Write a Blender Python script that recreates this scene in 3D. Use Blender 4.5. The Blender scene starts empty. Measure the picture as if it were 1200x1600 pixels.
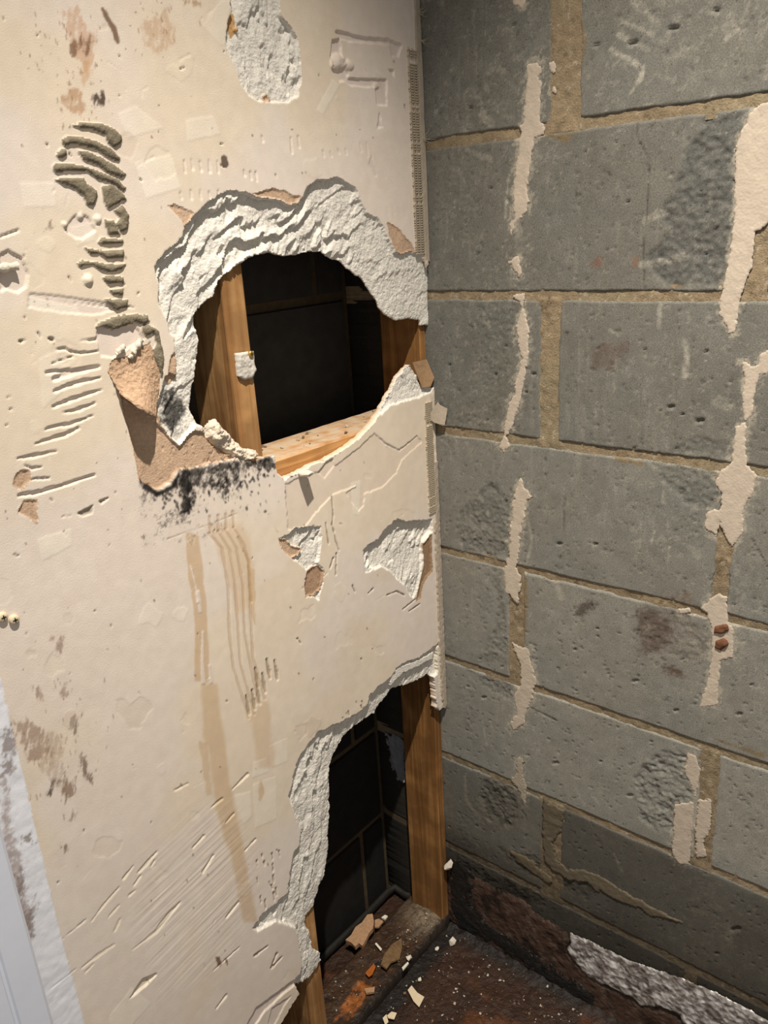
import bpy, math, random
import numpy as np
from mathutils import Matrix, Vector

scene = bpy.context.scene
col = scene.collection
random.seed(7)

# ------------------------------------------------------------------ camera
CAM = np.array([-1.0962, -0.8035, 1.453])
YAW, PITCH, ROLL, FOC = -0.86576, -0.33963, -0.06241, 1252.3


def _rz(a):
    return np.array([[math.cos(a), -math.sin(a), 0], [math.sin(a), math.cos(a), 0], [0, 0, 1.0]])


def _rx(a):
    return np.array([[1.0, 0, 0], [0, math.cos(a), -math.sin(a)], [0, math.sin(a), math.cos(a)]])


ROT = _rz(YAW) @ _rx(math.pi / 2 + PITCH) @ _rz(ROLL)
cd = bpy.data.cameras.new('camera')
cam = bpy.data.objects.new('camera', cd)
col.objects.link(cam)
m4 = Matrix([list(ROT[i]) + [CAM[i]] for i in range(3)] + [[0, 0, 0, 1]])
cam.matrix_world = m4
cd.sensor_fit = 'VERTICAL'
cd.sensor_height = 36.0
cd.lens = 36.0 * FOC / 1600.0
cd.clip_start = 0.02
scene.camera = cam

# ------------------------------------------------------------------ light
w = bpy.data.worlds.new('world')
scene.world = w
w.use_nodes = True
w.node_tree.nodes['Background'].inputs[0].default_value = (1.0, 0.965, 0.92, 1)
w.node_tree.nodes['Background'].inputs[1].default_value = 0.38


def spot(name, loc, target, power, size, blend, radius, color):
    l = bpy.data.lights.new(name, 'SPOT')
    l.energy = power
    l.spot_size = math.radians(size)
    l.spot_blend = blend
    l.shadow_soft_size = radius
    l.color = color
    o = bpy.data.objects.new(name, l)
    col.objects.link(o)
    o.location = loc
    o.rotation_euler = (Vector(target) - Vector(loc)).to_track_quat('-Z', 'Y').to_euler()
    return o


spot('ceiling_downlight_beam', (-0.75, -0.66, 2.70), (-0.27, -0.56, 0.0), 285, 76, 1.0, 0.014, (1.0, 0.93, 0.83))

vs = scene.view_settings
vs.view_transform = 'Standard'
vs.look = 'None'
vs.gamma = 1.0
vs.use_curve_mapping = False
vs.exposure = 0.0
scene.display_settings.display_device = 'sRGB'


# ------------------------------------------------------------------ helpers
def proj(P):
    p = (np.asarray(P, float) - CAM) @ ROT
    return 600 + FOC * p[..., 0] / -p[..., 2], 800 - FOC * p[..., 1] / -p[..., 2]


def at(px, py, ax, v):
    """point of the real plane (axis = v) seen at photo pixel px,py"""
    d = ROT @ np.array([(px - 600) / FOC, -(py - 800) / FOC, -1.0])
    t = (v - CAM[ax]) / d[ax]
    return CAM + t * d


def srgb(r, g, b):
    return tuple(((c / 255) / 12.92 if c <= 10 else ((c / 255 + 0.055) / 1.055) ** 2.8) for c in (r, g, b))


_tb = {}


def vn(x, y, s, seed):
    if seed not in _tb:
        _tb[seed] = np.random.RandomState(seed).rand(256, 256) * 2 - 1
    T = _tb[seed]
    u = np.asarray(x) / s + 37.3
    v = np.asarray(y) / s + 11.7
    i = np.floor(u).astype(int)
    j = np.floor(v).astype(int)
    f = u - i
    g = v - j
    f = f * f * (3 - 2 * f)
    g = g * g * (3 - 2 * g)
    i0, i1, j0, j1 = i & 255, (i + 1) & 255, j & 255, (j + 1) & 255
    return (T[i0, j0] * (1 - f) + T[i1, j0] * f) * (1 - g) + (T[i0, j1] * (1 - f) + T[i1, j1] * f) * g


def fbm(x, y, s, seed, o=4, gain=0.5):
    r = 0
    a = 1.0
    t = 0
    for k in range(o):
        r = r + a * vn(x, y, s / 2 ** k, seed + k * 13)
        t += a
        a *= gain
    return r / t


def sst(a, b, x):
    t = np.clip((x - a) / (b - a), 0, 1)
    return t * t * (3 - 2 * t)


def poly_sd(px, py, pts):
    P = np.asarray(pts, float)
    d2 = np.full(px.shape, 1e18)
    ins = np.zeros(px.shape, bool)
    n = len(P)
    for k in range(n):
        a = P[k]
        b = P[(k + 1) % n]
        e = b - a
        L = e @ e + 1e-9
        t = np.clip(((px - a[0]) * e[0] + (py - a[1]) * e[1]) / L, 0, 1)
        d2 = np.minimum(d2, (px - a[0] - t * e[0]) ** 2 + (py - a[1] - t * e[1]) ** 2)
        c = (a[1] > py) != (b[1] > py)
        ins ^= c & (px < (b[0] - a[0]) * (py - a[1]) / (b[1] - a[1] + 1e-12) + a[0])
    return np.where(ins, 1, -1) * np.sqrt(d2)


def line_sd(px, py, pts, ws):
    P = np.asarray(pts, float)
    if np.isscalar(ws):
        ws = [ws] * len(P)
    best = np.full(px.shape, -1e9)
    for k in range(len(P) - 1):
        a, b = P[k], P[k + 1]
        e = b - a
        t = np.clip(((px - a[0]) * e[0] + (py - a[1]) * e[1]) / (e @ e + 1e-9), 0, 1)
        d = np.hypot(px - a[0] - t * e[0], py - a[1] - t * e[1])
        best = np.maximum(best, ws[k] + (ws[k + 1] - ws[k]) * t - d)
    return best


class Canvas:
    """a real surface in metres; marks are traced on it where the photo shows them"""

    def __init__(s, P, u, v, color):
        s.P = P
        s.px, s.py = proj(P)
        s.u, s.v = u, v
        n = len(u)
        s.D = np.zeros(n)
        s.C = np.tile(np.array(color, float), (n, 1))
        s.K = np.zeros(n, int)
        s.x0, s.x1, s.y0, s.y1 = s.px.min(), s.px.max(), s.py.min(), s.py.max()

    def _box(s, pts, m):
        a = np.asarray(pts, float)
        lo = a.min(0) - m
        hi = a.max(0) + m
        if hi[0] < s.x0 or lo[0] > s.x1 or hi[1] < s.y0 or lo[1] > s.y1:
            return np.zeros(0, int)
        return np.nonzero((s.px > lo[0]) & (s.px < hi[0]) & (s.py > lo[1]) & (s.py < hi[1]))[0]

    def poly(s, pts, m=6, rag=1.5, rs=.006, seed=1):
        i = s._box(pts, m + rag * 2)
        if len(i) == 0:
            return i, np.zeros(0)
        d = poly_sd(s.px[i], s.py[i], pts)
        if rag:
            d = d + rag * fbm(s.u[i], s.v[i], rs, seed, 3, .6) * 1.6
        return i, d

    def line(s, pts, ws, rag=.6, rs=.006, seed=2):
        wm = np.max(ws)
        i = s._box(pts, wm + 6)
        if len(i) == 0:
            return i, np.zeros(0)
        d = line_sd(s.px[i], s.py[i], pts, ws)
        if rag:
            d = d + rag * fbm(s.u[i], s.v[i], rs, seed, 2) * 1.5
        return i, d

    def carve(s, i, d, depth, e=2.5):
        if len(i):
            s.D[i] += sst(-.3, e, d) * np.maximum(depth - s.D[i], 0)

    def add(s, i, d, h, e=3):
        if len(i):
            s.D[i] += h * sst(0, e, d)

    def tint(s, i, a, c):
        if len(i):
            a = np.clip(a, 0, 1)[:, None]
            s.C[i] = s.C[i] * (1 - a) + np.array(c) * a


# ------------------------------------------------------------------ materials
def mat(name):
    m = bpy.data.materials.new(name)
    m.use_nodes = True
    nt = m.node_tree
    return m, nt, nt.nodes['Principled BSDF'], nt.nodes, nt.links


def surf(name, color=None, rough=.8, spec=.3, nscale=120, namt=.12, bscale=300, bdist=.0006, metallic=0.0, bdetail=6, speck=0.0, pores=False):
    """plain rough surface: base colour (or the mesh's own colour layer) broken up by noise, plus fine relief"""
    m, nt, b, N, L = mat(name)
    tc = N.new('ShaderNodeTexCoord')
    nz = N.new('ShaderNodeTexNoise')
    nz.inputs['Scale'].default_value = nscale
    nz.inputs['Detail'].default_value = 5
    L.new(tc.outputs['Object'], nz.inputs['Vector'])
    mr = N.new('ShaderNodeMapRange')
    mr.inputs[1].default_value = .25
    mr.inputs[2].default_value = .75
    mr.inputs[3].default_value = 1 - namt
    mr.inputs[4].default_value = 1 + namt
    L.new(nz.outputs['Fac'], mr.inputs[0])
    mx = N.new('ShaderNodeVectorMath')
    mx.operation = 'SCALE'
    if color is None:
        at_ = N.new('ShaderNodeAttribute')
        at_.attribute_name = 'Col'
        L.new(at_.outputs['Color'], mx.inputs[0])
    else:
        mx.inputs[0].default_value = color
    fac = mr.outputs[0]
    if speck:
        n3 = N.new('ShaderNodeTexNoise')
        n3.inputs['Scale'].default_value = 520
        n3.inputs['Detail'].default_value = 3
        L.new(tc.outputs['Object'], n3.inputs['Vector'])
        m3 = N.new('ShaderNodeMapRange')
        m3.inputs[1].default_value = .3
        m3.inputs[2].default_value = .7
        m3.inputs[3].default_value = 1 - speck
        m3.inputs[4].default_value = 1 + speck
        L.new(n3.outputs['Fac'], m3.inputs[0])
        mm = N.new('ShaderNodeMath')
        mm.operation = 'MULTIPLY'
        L.new(fac, mm.inputs[0])
        L.new(m3.outputs[0], mm.inputs[1])
        fac = mm.outputs[0]
    if pores:
        vp = N.new('ShaderNodeTexVoronoi')
        vp.inputs['Scale'].default_value = 105
        L.new(tc.outputs['Object'], vp.inputs['Vector'])
        mp_ = N.new('ShaderNodeMapRange')
        mp_.inputs[1].default_value = .06
        mp_.inputs[2].default_value = .13
        mp_.inputs[3].default_value = .5
        mp_.inputs[4].default_value = 1.0
        L.new(vp.outputs['Distance'], mp_.inputs[0])
        mq = N.new('ShaderNodeMath')
        mq.operation = 'MULTIPLY'
        L.new(fac, mq.inputs[0])
        L.new(mp_.outputs[0], mq.inputs[1])
        fac = mq.outputs[0]
    L.new(fac, mx.inputs['Scale'])
    L.new(mx.outputs[0], b.inputs['Base Color'])
    n2 = N.new('ShaderNodeTexNoise')
    n2.inputs['Scale'].default_value = bscale
    n2.inputs['Detail'].default_value = bdetail
    L.new(tc.outputs['Object'], n2.inputs['Vector'])
    bp = N.new('ShaderNodeBump')
    bp.inputs['Strength'].default_value = 1.0
    bp.inputs['Distance'].default_value = bdist
    L.new(n2.outputs['Fac'], bp.inputs['Height'])
    L.new(bp.outputs[0], b.inputs['Normal'])
    b.inputs['Roughness'].default_value = rough
    b.inputs['Specular IOR Level'].default_value = spec
    b.inputs['Metallic'].default_value = metallic
    return m


def wood(name, axis, c1, c2, dirt=.0, dust=False):
    m, nt, b, N, L = mat(name)
    tc = N.new('ShaderNodeTexCoord')
    mp = N.new('ShaderNodeMapping')
    sc = [34, 34, 34]
    sc[axis] = 1.6
    mp.inputs['Scale'].default_value = sc
    L.new(tc.outputs['Object'], mp.inputs['Vector'])
    nz = N.new('ShaderNodeTexNoise')
    nz.inputs['Scale'].default_value = 1.0
    nz.inputs['Detail'].default_value = 3
    nz.inputs['Distortion'].default_value = .6
    L.new(mp.outputs[0], nz.inputs['Vector'])
    ml = N.new('ShaderNodeMath')
    ml.operation = 'MULTIPLY'
    ml.inputs[1].default_value = 9.0
    L.new(nz.outputs['Fac'], ml.inputs[0])
    fr = N.new('ShaderNodeMath')
    fr.operation = 'PINGPONG'
    fr.inputs[1].default_value = 1.0
    L.new(ml.outputs[0], fr.inputs[0])
    cr = N.new('ShaderNodeValToRGB')
    cr.color_ramp.elements[0].color = (*c1, 1)
    cr.color_ramp.elements[1].color = (*c2, 1)
    L.new(fr.outputs[0], cr.inputs[0])
    n2 = N.new('ShaderNodeTexNoise')
    n2.inputs['Scale'].default_value = 17
    n2.inputs['Detail'].default_value = 6
    L.new(tc.outputs['Object'], n2.inputs['Vector'])
    r2 = N.new('ShaderNodeValToRGB')
    r2.color_ramp.elements[0].position = .38 + .14 * dirt
    r2.color_ramp.elements[1].position = .62 + .1 * dirt
    r2.color_ramp.elements[0].color = (.30, .26, .22, 1)
    r2.color_ramp.elements[1].color = (1, 1, 1, 1)
    L.new(n2.outputs['Fac'], r2.inputs[0])
    mx = N.new('ShaderNodeMix')
    mx.data_type = 'RGBA'
    mx.blend_type = 'MULTIPLY'
    mx.inputs[0].default_value = .25 + .6 * dirt
    L.new(cr.outputs[0], mx.inputs[6])
    L.new(r2.outputs[0], mx.inputs[7])
    outc = mx.outputs[2]
    if dust:      # plaster dust settled on the upward face
        ge = N.new('ShaderNodeNewGeometry')
        sx = N.new('ShaderNodeSeparateXYZ')
        L.new(ge.outputs['True Normal'], sx.inputs[0])
        n5 = N.new('ShaderNodeTexNoise')
        n5.inputs['Scale'].default_value = 45
        n5.inputs['Detail'].default_value = 6
        L.new(tc.outputs['Object'], n5.inputs['Vector'])
        m5 = N.new('ShaderNodeMath')
        m5.operation = 'MULTIPLY'
        L.new(sx.outputs[2], m5.inputs[0])
        L.new(n5.outputs['Fac'], m5.inputs[1])
        r5 = N.new('ShaderNodeMapRange')
        r5.inputs[1].default_value = .25
        r5.inputs[2].default_value = .6
        r5.inputs[4].default_value = .85
        L.new(m5.outputs[0], r5.inputs[0])
        md = N.new('ShaderNodeMix')
        md.data_type = 'RGBA'
        L.new(r5.outputs[0], md.inputs[0])
        L.new(outc, md.inputs[6])
        md.inputs[7].default_value = (*srgb(206, 188, 164), 1)
        outc = md.outputs[2]
    L.new(outc, b.inputs['Base Color'])
    bp = N.new('ShaderNodeBump')
    bp.inputs['Distance'].default_value = .0005
    bp.inputs['Strength'].default_value = .7
    L.new(fr.outputs[0], bp.inputs['Height'])
    L.new(bp.outputs[0], b.inputs['Normal'])
    b.inputs['Roughness'].default_value = .7
    b.inputs['Specular IOR Level'].default_value = .25
    return m


M = {}
M['paint'] = surf('cream_wall_paint', None, .62, .3, 60, .05, 700, .00022, bdetail=4)
M['gypsum'] = surf('crumbly_gypsum', None, .95, .1, 200, .08, 330, .0016)
M['paper'] = surf('torn_brown_paper', None, .85, .15, 260, .15, 420, .0008)
M['block'] = surf('dense_concrete_block', None, .9, .2, 55, .08, 480, .00035, speck=.26, pores=True)
M['mortar'] = surf('sandy_mortar', None, .9, .15, 90, .18, 420, .0012, speck=.12)
M['smear'] = surf('dried_plaster_smear', None, .8, .2, 90, .06, 300, .0006)
M['wood_z'] = wood('sawn_pine_upright', 2, srgb(178, 134, 88), srgb(204, 164, 116), .5)
M['wood_stud2'] = wood('sawn_pine_corner', 2, srgb(150, 110, 66), srgb(178, 136, 88), .5)
M['wood_x'] = wood('sawn_pine_cross', 0, srgb(184, 134, 82), srgb(208, 164, 112), .2, True)
M['floor'] = surf('damp_dirty_floor', None, .6, .4, 110, .45, 260, .0022)
M['black'] = surf('black_bitumen', (.012, .011, .010), .45, .5, 80, .5, 240, .003)
M['white'] = surf('white_gloss_paint', srgb(222, 226, 236), .45, .4, 20, .02, 60, .0002)
M['ceil'] = surf('ceiling_paint', (.7, .69, .66), .9, .2, 20, .02, 60, .0002)
M['chalk'] = surf('chalky_plaster', srgb(226, 218, 202), .9, .15, 140, .10, 260, .0012)
M['flake'] = surf('cream_paint_flake', srgb(220, 204, 176), .6, .3, 140, .06, 260, .0003)
M['brownpaper'] = surf('brown_card', srgb(168, 140, 110), .85, .15, 140, .12, 260, .0004)
M['fibre'] = surf('glass_fibre', srgb(194, 182, 162), .5, .4, 200, .08, 500, .0002)
M['bead'] = surf('plaster_coated_bead', srgb(184, 172, 156), .6, .3, 120, .10, 300, .0005)
M['steel'] = surf('dull_screw_steel', (.55, .53, .5), .4, .5, 200, .1, 500, .0002, metallic=.8)
M['recess'] = surf('screw_slot_dark', (.02, .02, .02), .6, .3)
M['brass'] = surf('yellow_passivated_steel', (.62, .38, .10), .35, .5, 200, .1, 500, .0002, metallic=.8)
M['grime'] = surf('wet_brown_grime', None, .5, .4, 60, .35, 200, .002)
M['grit'] = surf('grey_brown_grit', srgb(150, 136, 118), .85, .2, 140, .2, 260, .001)
M['bark'] = surf('rotten_timber', srgb(128, 104, 76), .8, .2, 150, .3, 200, .002)
M['offcut'] = surf('splintered_softwood', srgb(176, 144, 114), .8, .2, 160, .2, 160, .0014)

m, nt, b, N, L = mat('crinkled_foil')
M['foil'] = m
tc = N.new('ShaderNodeTexCoord')
vo = N.new('ShaderNodeTexVoronoi')
vo.inputs['Scale'].default_value = 90
L.new(tc.outputs['Object'], vo.inputs['Vector'])
nz = N.new('ShaderNodeTexNoise')
nz.inputs['Scale'].default_value = 60
nz.inputs['Detail'].default_value = 6
L.new(tc.outputs['Object'], nz.inputs['Vector'])
cr = N.new('ShaderNodeValToRGB')
cr.color_ramp.elements[0].color = (.22, .19, .17, 1)
cr.color_ramp.elements[1].color = (.62, .60, .58, 1)
cr.color_ramp.elements[0].position = .38
cr.color_ramp.elements[1].position = .58
L.new(nz.outputs['Fac'], cr.inputs[0])
L.new(cr.outputs[0], b.inputs['Base Color'])
bp = N.new('ShaderNodeBump')
bp.inputs['Distance'].default_value = .003
L.new(vo.outputs['Distance'], bp.inputs['Height'])
L.new(bp.outputs[0], b.inputs['Normal'])
b.inputs['Metallic'].default_value = .35
b.inputs['Roughness'].default_value = .42


# ------------------------------------------------------------------ mesh builders
def mesh_np(name, V, F, colors=None, material=None, parent=None, smooth=True):
    V = np.asarray(V, np.float32)
    me = bpy.data.meshes.new(name)
    F = np.asarray(F, np.int32)
    nf, k = F.shape
    me.vertices.add(len(V))
    me.vertices.foreach_set('co', V.ravel())
    me.loops.add(nf * k)
    me.loops.foreach_set('vertex_index', F.ravel())
    me.polygons.add(nf)
    me.polygons.foreach_set('loop_start', np.arange(0, nf * k, k, dtype=np.int32))
    me.polygons.foreach_set('loop_total', np.full(nf, k, np.int32))
    me.polygons.foreach_set('use_smooth', np.full(nf, smooth))
    me.update(calc_edges=True)
    me.validate()
    if colors is not None:
        a = me.color_attributes.new('Col', 'FLOAT_COLOR', 'POINT')
        c4 = np.ones((len(V), 4), np.float32)
        c4[:, :3] = colors
        a.data.foreach_set('color', c4.ravel())
    if material:
        me.materials.append(material)
    o = bpy.data.objects.new(name, me)
    col.objects.link(o)
    if parent:
        o.parent = parent
    return o


def mesh_py(name, V, F, material, parent=None, smooth=False, loc=None):
    me = bpy.data.meshes.new(name)
    me.from_pydata([tuple(map(float, v)) for v in V], [], F)
    for p in me.polygons:
        p.use_smooth = smooth
    me.update()
    me.materials.append(material)
    o = bpy.data.objects.new(name, me)
    col.objects.link(o)
    if parent:
        o.parent = parent
    if loc is not None:
        o.location = loc
    return o


def tag(o, label=None, cat=None, group=None, kind=None):
    if label:
        o['label'] = label
    if cat:
        o['category'] = cat
    if group:
        o['group'] = group
    if kind:
        o['kind'] = kind
    return o


def used(V, F):
    u, inv = np.unique(F.ravel(), return_inverse=True)
    return u, inv.reshape(F.shape)


def grid_faces(nu, nv):
    """vertex index = i*nv + j"""
    i, j = np.meshgrid(np.arange(nu - 1), np.arange(nv - 1), indexing='ij')
    a = i * nv + j
    return np.stack([a, a + nv, a + nv + 1, a + 1], -1).reshape(-1, 4)


CREAM = srgb(228, 216, 204)
GYP = srgb(226, 221, 212)
BROWN = srgb(200, 174, 150)
PINK = srgb(224, 211, 202)
GREY = srgb(140, 131, 114)


def sc(pts, ox, oy, k):
    return [(ox + x / k, oy + y / k) for x, y in pts]


# ================================================================== LEFT WALL
dx = .0015
xs = np.concatenate([[-1.6, -1.2, -1.0, -.93], np.arange(-.90, -.0012, dx), [-.0006]])
zs = np.concatenate([np.arange(0.0, 1.7151, dx), [1.78, 2.0, 2.4, 2.8]])
nx, nz_ = len(xs), len(zs)
X, Z = np.meshgrid(xs, zs, indexing='ij')
P0 = np.stack([X.ravel(), np.zeros(X.size), Z.ravel()], 1)
cv = Canvas(P0, X.ravel().copy(), Z.ravel().copy(), CREAM)
u, v = cv.u, cv.v
# broad unevenness of the skim coat
cv.D += .0012 * fbm(u, v, .35, 3, 3) + .00018 * fbm(u, v, .03, 5, 3)
tone = fbm(u, v, .25, 8, 4)[:, None]
cv.C *= 1 + .05 * tone
yl = sst(-.12, .22, fbm(u, v, .20, 21, 4, .55))[:, None] * .8
cv.C *= 1 - yl * np.array([.0, .025, .13])
yl = sst(.05, .12, fbm(u, v, .10, 24, 4, .6))[:, None]
cv.C *= 1 + yl * np.array([.02, .03, .04])

HOLE1 = [(312, 488), (326, 476), (340, 460), (346, 440), (358, 428), (380, 414), (394, 406), (402, 398), (430, 394), (450, 400), (470, 398),
         (494, 392), (510, 393), (518, 400), (538, 408), (550, 418), (562, 428), (574, 436), (584, 452), (592, 464), (602, 482), (610, 492),
         (624, 500), (646, 498), (662, 500), (664, 508), (700, 512), (700, 600), (676, 606), (658, 600), (650, 581), (642, 570), (625, 589), (610, 618), (596, 643),
         (583, 664), (562, 685), (533, 706), (508, 720), (483, 729), (467, 739), (446, 750), (433, 739), (429, 712), (412, 716), (402, 722), (388, 722),
         (370, 716), (350, 708), (333, 696), (322, 682), (316, 668), (310, 655), (303, 640), (306, 612), (311, 588), (316, 560), (318, 530), (313, 508)]
HOLE2 = [(674, 1054), (679, 1060), (681, 1090), (683, 1106), (720, 1106), (760, 1750), (380, 1750), (438, 1600), (446, 1587), (455, 1572), (468, 1553), (462, 1544),
         (485, 1532), (500, 1517), (506, 1504), (506, 1493), (494, 1486), (492, 1465), (483, 1448), (485, 1435), (496, 1418), (507, 1384), (515, 1356),
         (519, 1324), (519, 1311), (522, 1225), (519, 1210), (524, 1187), (541, 1156), (556, 1139), (571, 1129), (590, 1116), (605, 1094), (620, 1077),
         (642, 1071), (665, 1060)]
sdh = np.full(len(u), -99.0)
for k, hp in enumerate((HOLE1, HOLE2)):
    i, d = cv.poly(hp, 60, 1.4, .008, 40 + k)
    sdh[i] = np.maximum(sdh[i], d)


def aniso(u, v, ang, lo, sh, seed, o=3):
    c, s = math.cos(ang), math.sin(ang)
    a = (u * c + v * s)
    b_ = (-u * s + v * c)
    return fbm(a * sh / lo, b_, sh, seed, o, .55)


def rubble(i, d, hd, dmax, steps, ang, seed, mid, amp, warp=.8, kcls=1, color=GYP):
    """broken gypsum: terraced drop from the paper's torn edge towards the hole"""
    m = d > 0
    i, d, hd = i[m], d[m], hd[m]
    if not np.isscalar(mid):
        mid, amp = mid[m], amp[m]
    uu, vv = cv.u[i], cv.v[i]
    so, si = d, np.maximum(hd, 0.0)
    t = so / (so + si + 3.0)
    wv = aniso(uu, vv, ang, .09, .022, seed) + .45 * aniso(uu, vv, ang + .5, .03, .009, seed + 5)
    s = (.55 * so + .45 * 1000 * (uu * math.sin(ang) - vv * math.cos(ang))) / steps + warp * wv + .12
    fl = np.floor(s)
    fr = s - fl
    saw = 1 - 2 * fr                      # deep just past each lip, rising to the next one
    saw = np.where(fr < .10, -1 + 2 * sst(0, .10, fr), saw)
    jit = vn(uu, vv, .03, seed + 31)
    dep = mid + (dmax - mid) * t ** 1.5 + amp * saw * np.clip(.85 + .9 * jit, .1, 1.5)
    dep = dep + .0013 * fbm(uu, vv, .018, seed + 9, 5, .66) + .0008 * np.abs(fbm(uu, vv, .006, seed + 19, 3, .8))
    dep = dep + .0007 * fbm(uu, vv, .0042, seed + 41, 2, .8)
    dep = np.clip(dep, .0010, .0122)
    cv.D[i] += sst(0, 2.6, d) * (dep - cv.D[i])
    cv.C[i] = np.array(color) * (1 + .05 * fbm(uu, vv, .02, seed + 3, 3)[:, None])
    cv.K[i] = kcls


# ---- gypsum around the upper hole
OUT1 = [(280, 694), (268, 686), (257, 670), (248, 650), (245, 630), (253, 610), (257, 590), (263, 580), (276, 584), (275, 567), (273, 547), (272, 527),
        (265, 520), (263, 507), (257, 493), (248, 477), (247, 460), (248, 443), (243, 433), (242, 417), (247, 407), (260, 393), (277, 377), (285, 367),
        (290, 353), (303, 337), (320, 320), (337, 307), (354, 299), (368, 297), (386, 301), (402, 308), (420, 310), (440, 314), (452, 320), (464, 318), (474, 306), (480, 290), (494, 282),
        (514, 280), (526, 275), (542, 284), (552, 290), (560, 300), (564, 312), (574, 332), (590, 340), (600, 352), (608, 372), (618, 394), (630, 396), (640, 390), (650, 396), (666, 406),
        (700, 430), (700, 500), (660, 520), (450, 560), (330, 640), (316, 668), (306, 664), (297, 676), (288, 688)]
i, d = cv.poly(OUT1, 4, 1.5, .008, 61)
wleft = 1 - sst(470, 580, cv.px[i])
low = sst(500, 580, cv.py[i])
wl = wleft * (1 - .6 * low)
rubble(i, d, -sdh[i], .0108, 27, .60, 70, .0042 + .0034 * wl, .0005 + .0040 * wl, .75)

# ---- gypsum spur at lower right of the upper hole
SPUR = [(640, 566), (652, 578), (660, 598), (676, 604), (676, 612), (655, 622), (632, 628), (612, 634), (598, 648), (590, 650), (606, 618), (622, 588)]
i, d = cv.poly(SPUR, 4, 1.2, .006, 63)
rubble(i, d, -sdh[i] * .6, .008, 24, -.9, 75, .003, .0010, .6, 2)

# ---- gypsum beside the lower hole
OUT2 = [(686, 1003), (669, 1017), (654, 1028), (635, 1034), (620, 1043), (609, 1060), (590, 1073), (579, 1086), (575, 1099), (560, 1114), (545, 1122), (522, 1133),
        (496, 1144), (489, 1154), (476, 1169), (466, 1187), (459, 1210), (451, 1244), (459, 1270), (470, 1296), (468, 1319), (457, 1337), (451, 1375),
        (449, 1394), (429, 1412), (410, 1427), (394, 1450), (402, 1456), (431, 1440), (461, 1450), (466, 1465), (468, 1480), (472, 1502), (468, 1523), (459, 1532), (462, 1546),
        (485, 1536), (560, 1500), (560, 1200), (640, 1110), (676, 1060), (690, 1050)]
i, d = cv.poly(OUT2, 4, 1.6, .008, 65)
up = np.clip((1190 - cv.py[i]) / 60, 0, 1)
rubble(i, d, -sdh[i], .0106, 24, 1.15, 80, .0050 + .0018 * up, .0022 - .0006 * up, .8, 3)
i, d = cv.poly([(611, 1058), (625, 1042), (655, 1032), (680, 1018), (678, 1030), (655, 1042), (630, 1054), (612, 1072)], 3, 1, .006, 66)
cv.D[i[d > 0]] = .0022
i, d = cv.poly([(571, 1131), (592, 1118), (607, 1096), (616, 1084), (606, 1106), (592, 1124), (576, 1134)], 3, .8, .006, 67)
cv.tint(i, sst(-1, 1, d), BROWN)

# ---- gypsum pits
TOP = [(358, 6), (362, 15), (355, 35), (352, 58), (355, 82), (368, 108), (375, 131), (388, 149), (406, 159), (428, 161), (450, 161), (466, 150), (471, 128), (471, 96), (466, 58),
       (455, 41), (439, 23), (434, 0), (420, -30), (370, -30)]
i, d = cv.poly(TOP, 4, 1.4, .008, 67)
rubble(i, d, 70 - d, .0078, 26, 1.05, 90, .0042 + .0022 * np.clip(1 - cv.py[i] / 110, 0, 1), .0024 + 0 * d, .8, 4)
RP = [(568, 860), (574, 852), (590, 842), (604, 824), (621, 810), (635, 815), (676, 811), (676, 832), (664, 846), (661, 883), (653, 920), (646, 937), (639, 929), (632, 915), (621, 906),
      (611, 894), (597, 886), (579, 894), (570, 896), (569, 885)]
i, d = cv.poly(RP, 4, 1.2, .007, 68)
rubble(i, d, 34 - d, .0072, 20, .75, 95, .0042 + .0048 * np.clip((885 - cv.py[i]) / 60, 0, 1), .0021 + 0 * d, .7, 5)
LP = [(434, 841), (448, 836), (462, 824), (488, 822), (502, 824), (503, 848), (499, 873), (497, 880), (509, 892), (503, 918), (499, 939), (490, 932), (478, 935), (475, 915), (479, 892), (467, 880), (455, 873), (441, 859)]
i, d = cv.poly(LP, 4, 1.2, .006, 69)
rubble(i, d, 18 - d, .006, 18, .9, 99, .0040, .0015, .8, 6)


# ---- brown paper showing
def paper(pts, depth, seed, kc=7, rag=1.6, c=BROWN, e=2.5, force=False):
    i, d = cv.poly(pts, 4, rag, .007, seed)
    m = d > 0
    i, d = i[m], d[m]
    uu, vv = cv.u[i], cv.v[i]
    dep = (depth + .0004 * fbm(uu, vv, .012, seed + 3, 4, .6) + .0006 * np.clip(fbm(uu, vv, .006, seed + 7, 2) - .35, 0, 1) * -2) * sst(0, e, d)
    if force:
        cv.D[i] = dep
    else:
        cv.D[i] = np.where(cv.D[i] > depth * 2.2, cv.D[i], dep)
    cv.C[i] = np.array(c) * (1 + .12 * fbm(uu, vv, .02, seed + 5, 4)[:, None])
    cv.K[i] = kc


# upper shallow part and lower deeper part beside the upper hole
paper([(168, 580), (176, 562), (200, 556), (224, 540), (234, 536), (243, 556), (249, 582), (250, 606), (246, 626), (248, 650), (256, 668), (246, 660), (236, 652), (190, 622), (182, 600)], .0016, 110, 7, 2.0, force=True)
paper([(190, 622), (236, 652), (250, 664), (258, 674), (280, 697), (290, 686), (303, 672), (318, 674), (333, 694), (353, 708), (372, 717), (333, 724), (300, 733), (279, 734), (267, 753), (247, 767), (230, 759), (217, 750),
       (210, 707), (200, 670), (192, 640)], .0042, 111, 7, 1.2, force=True)
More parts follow.
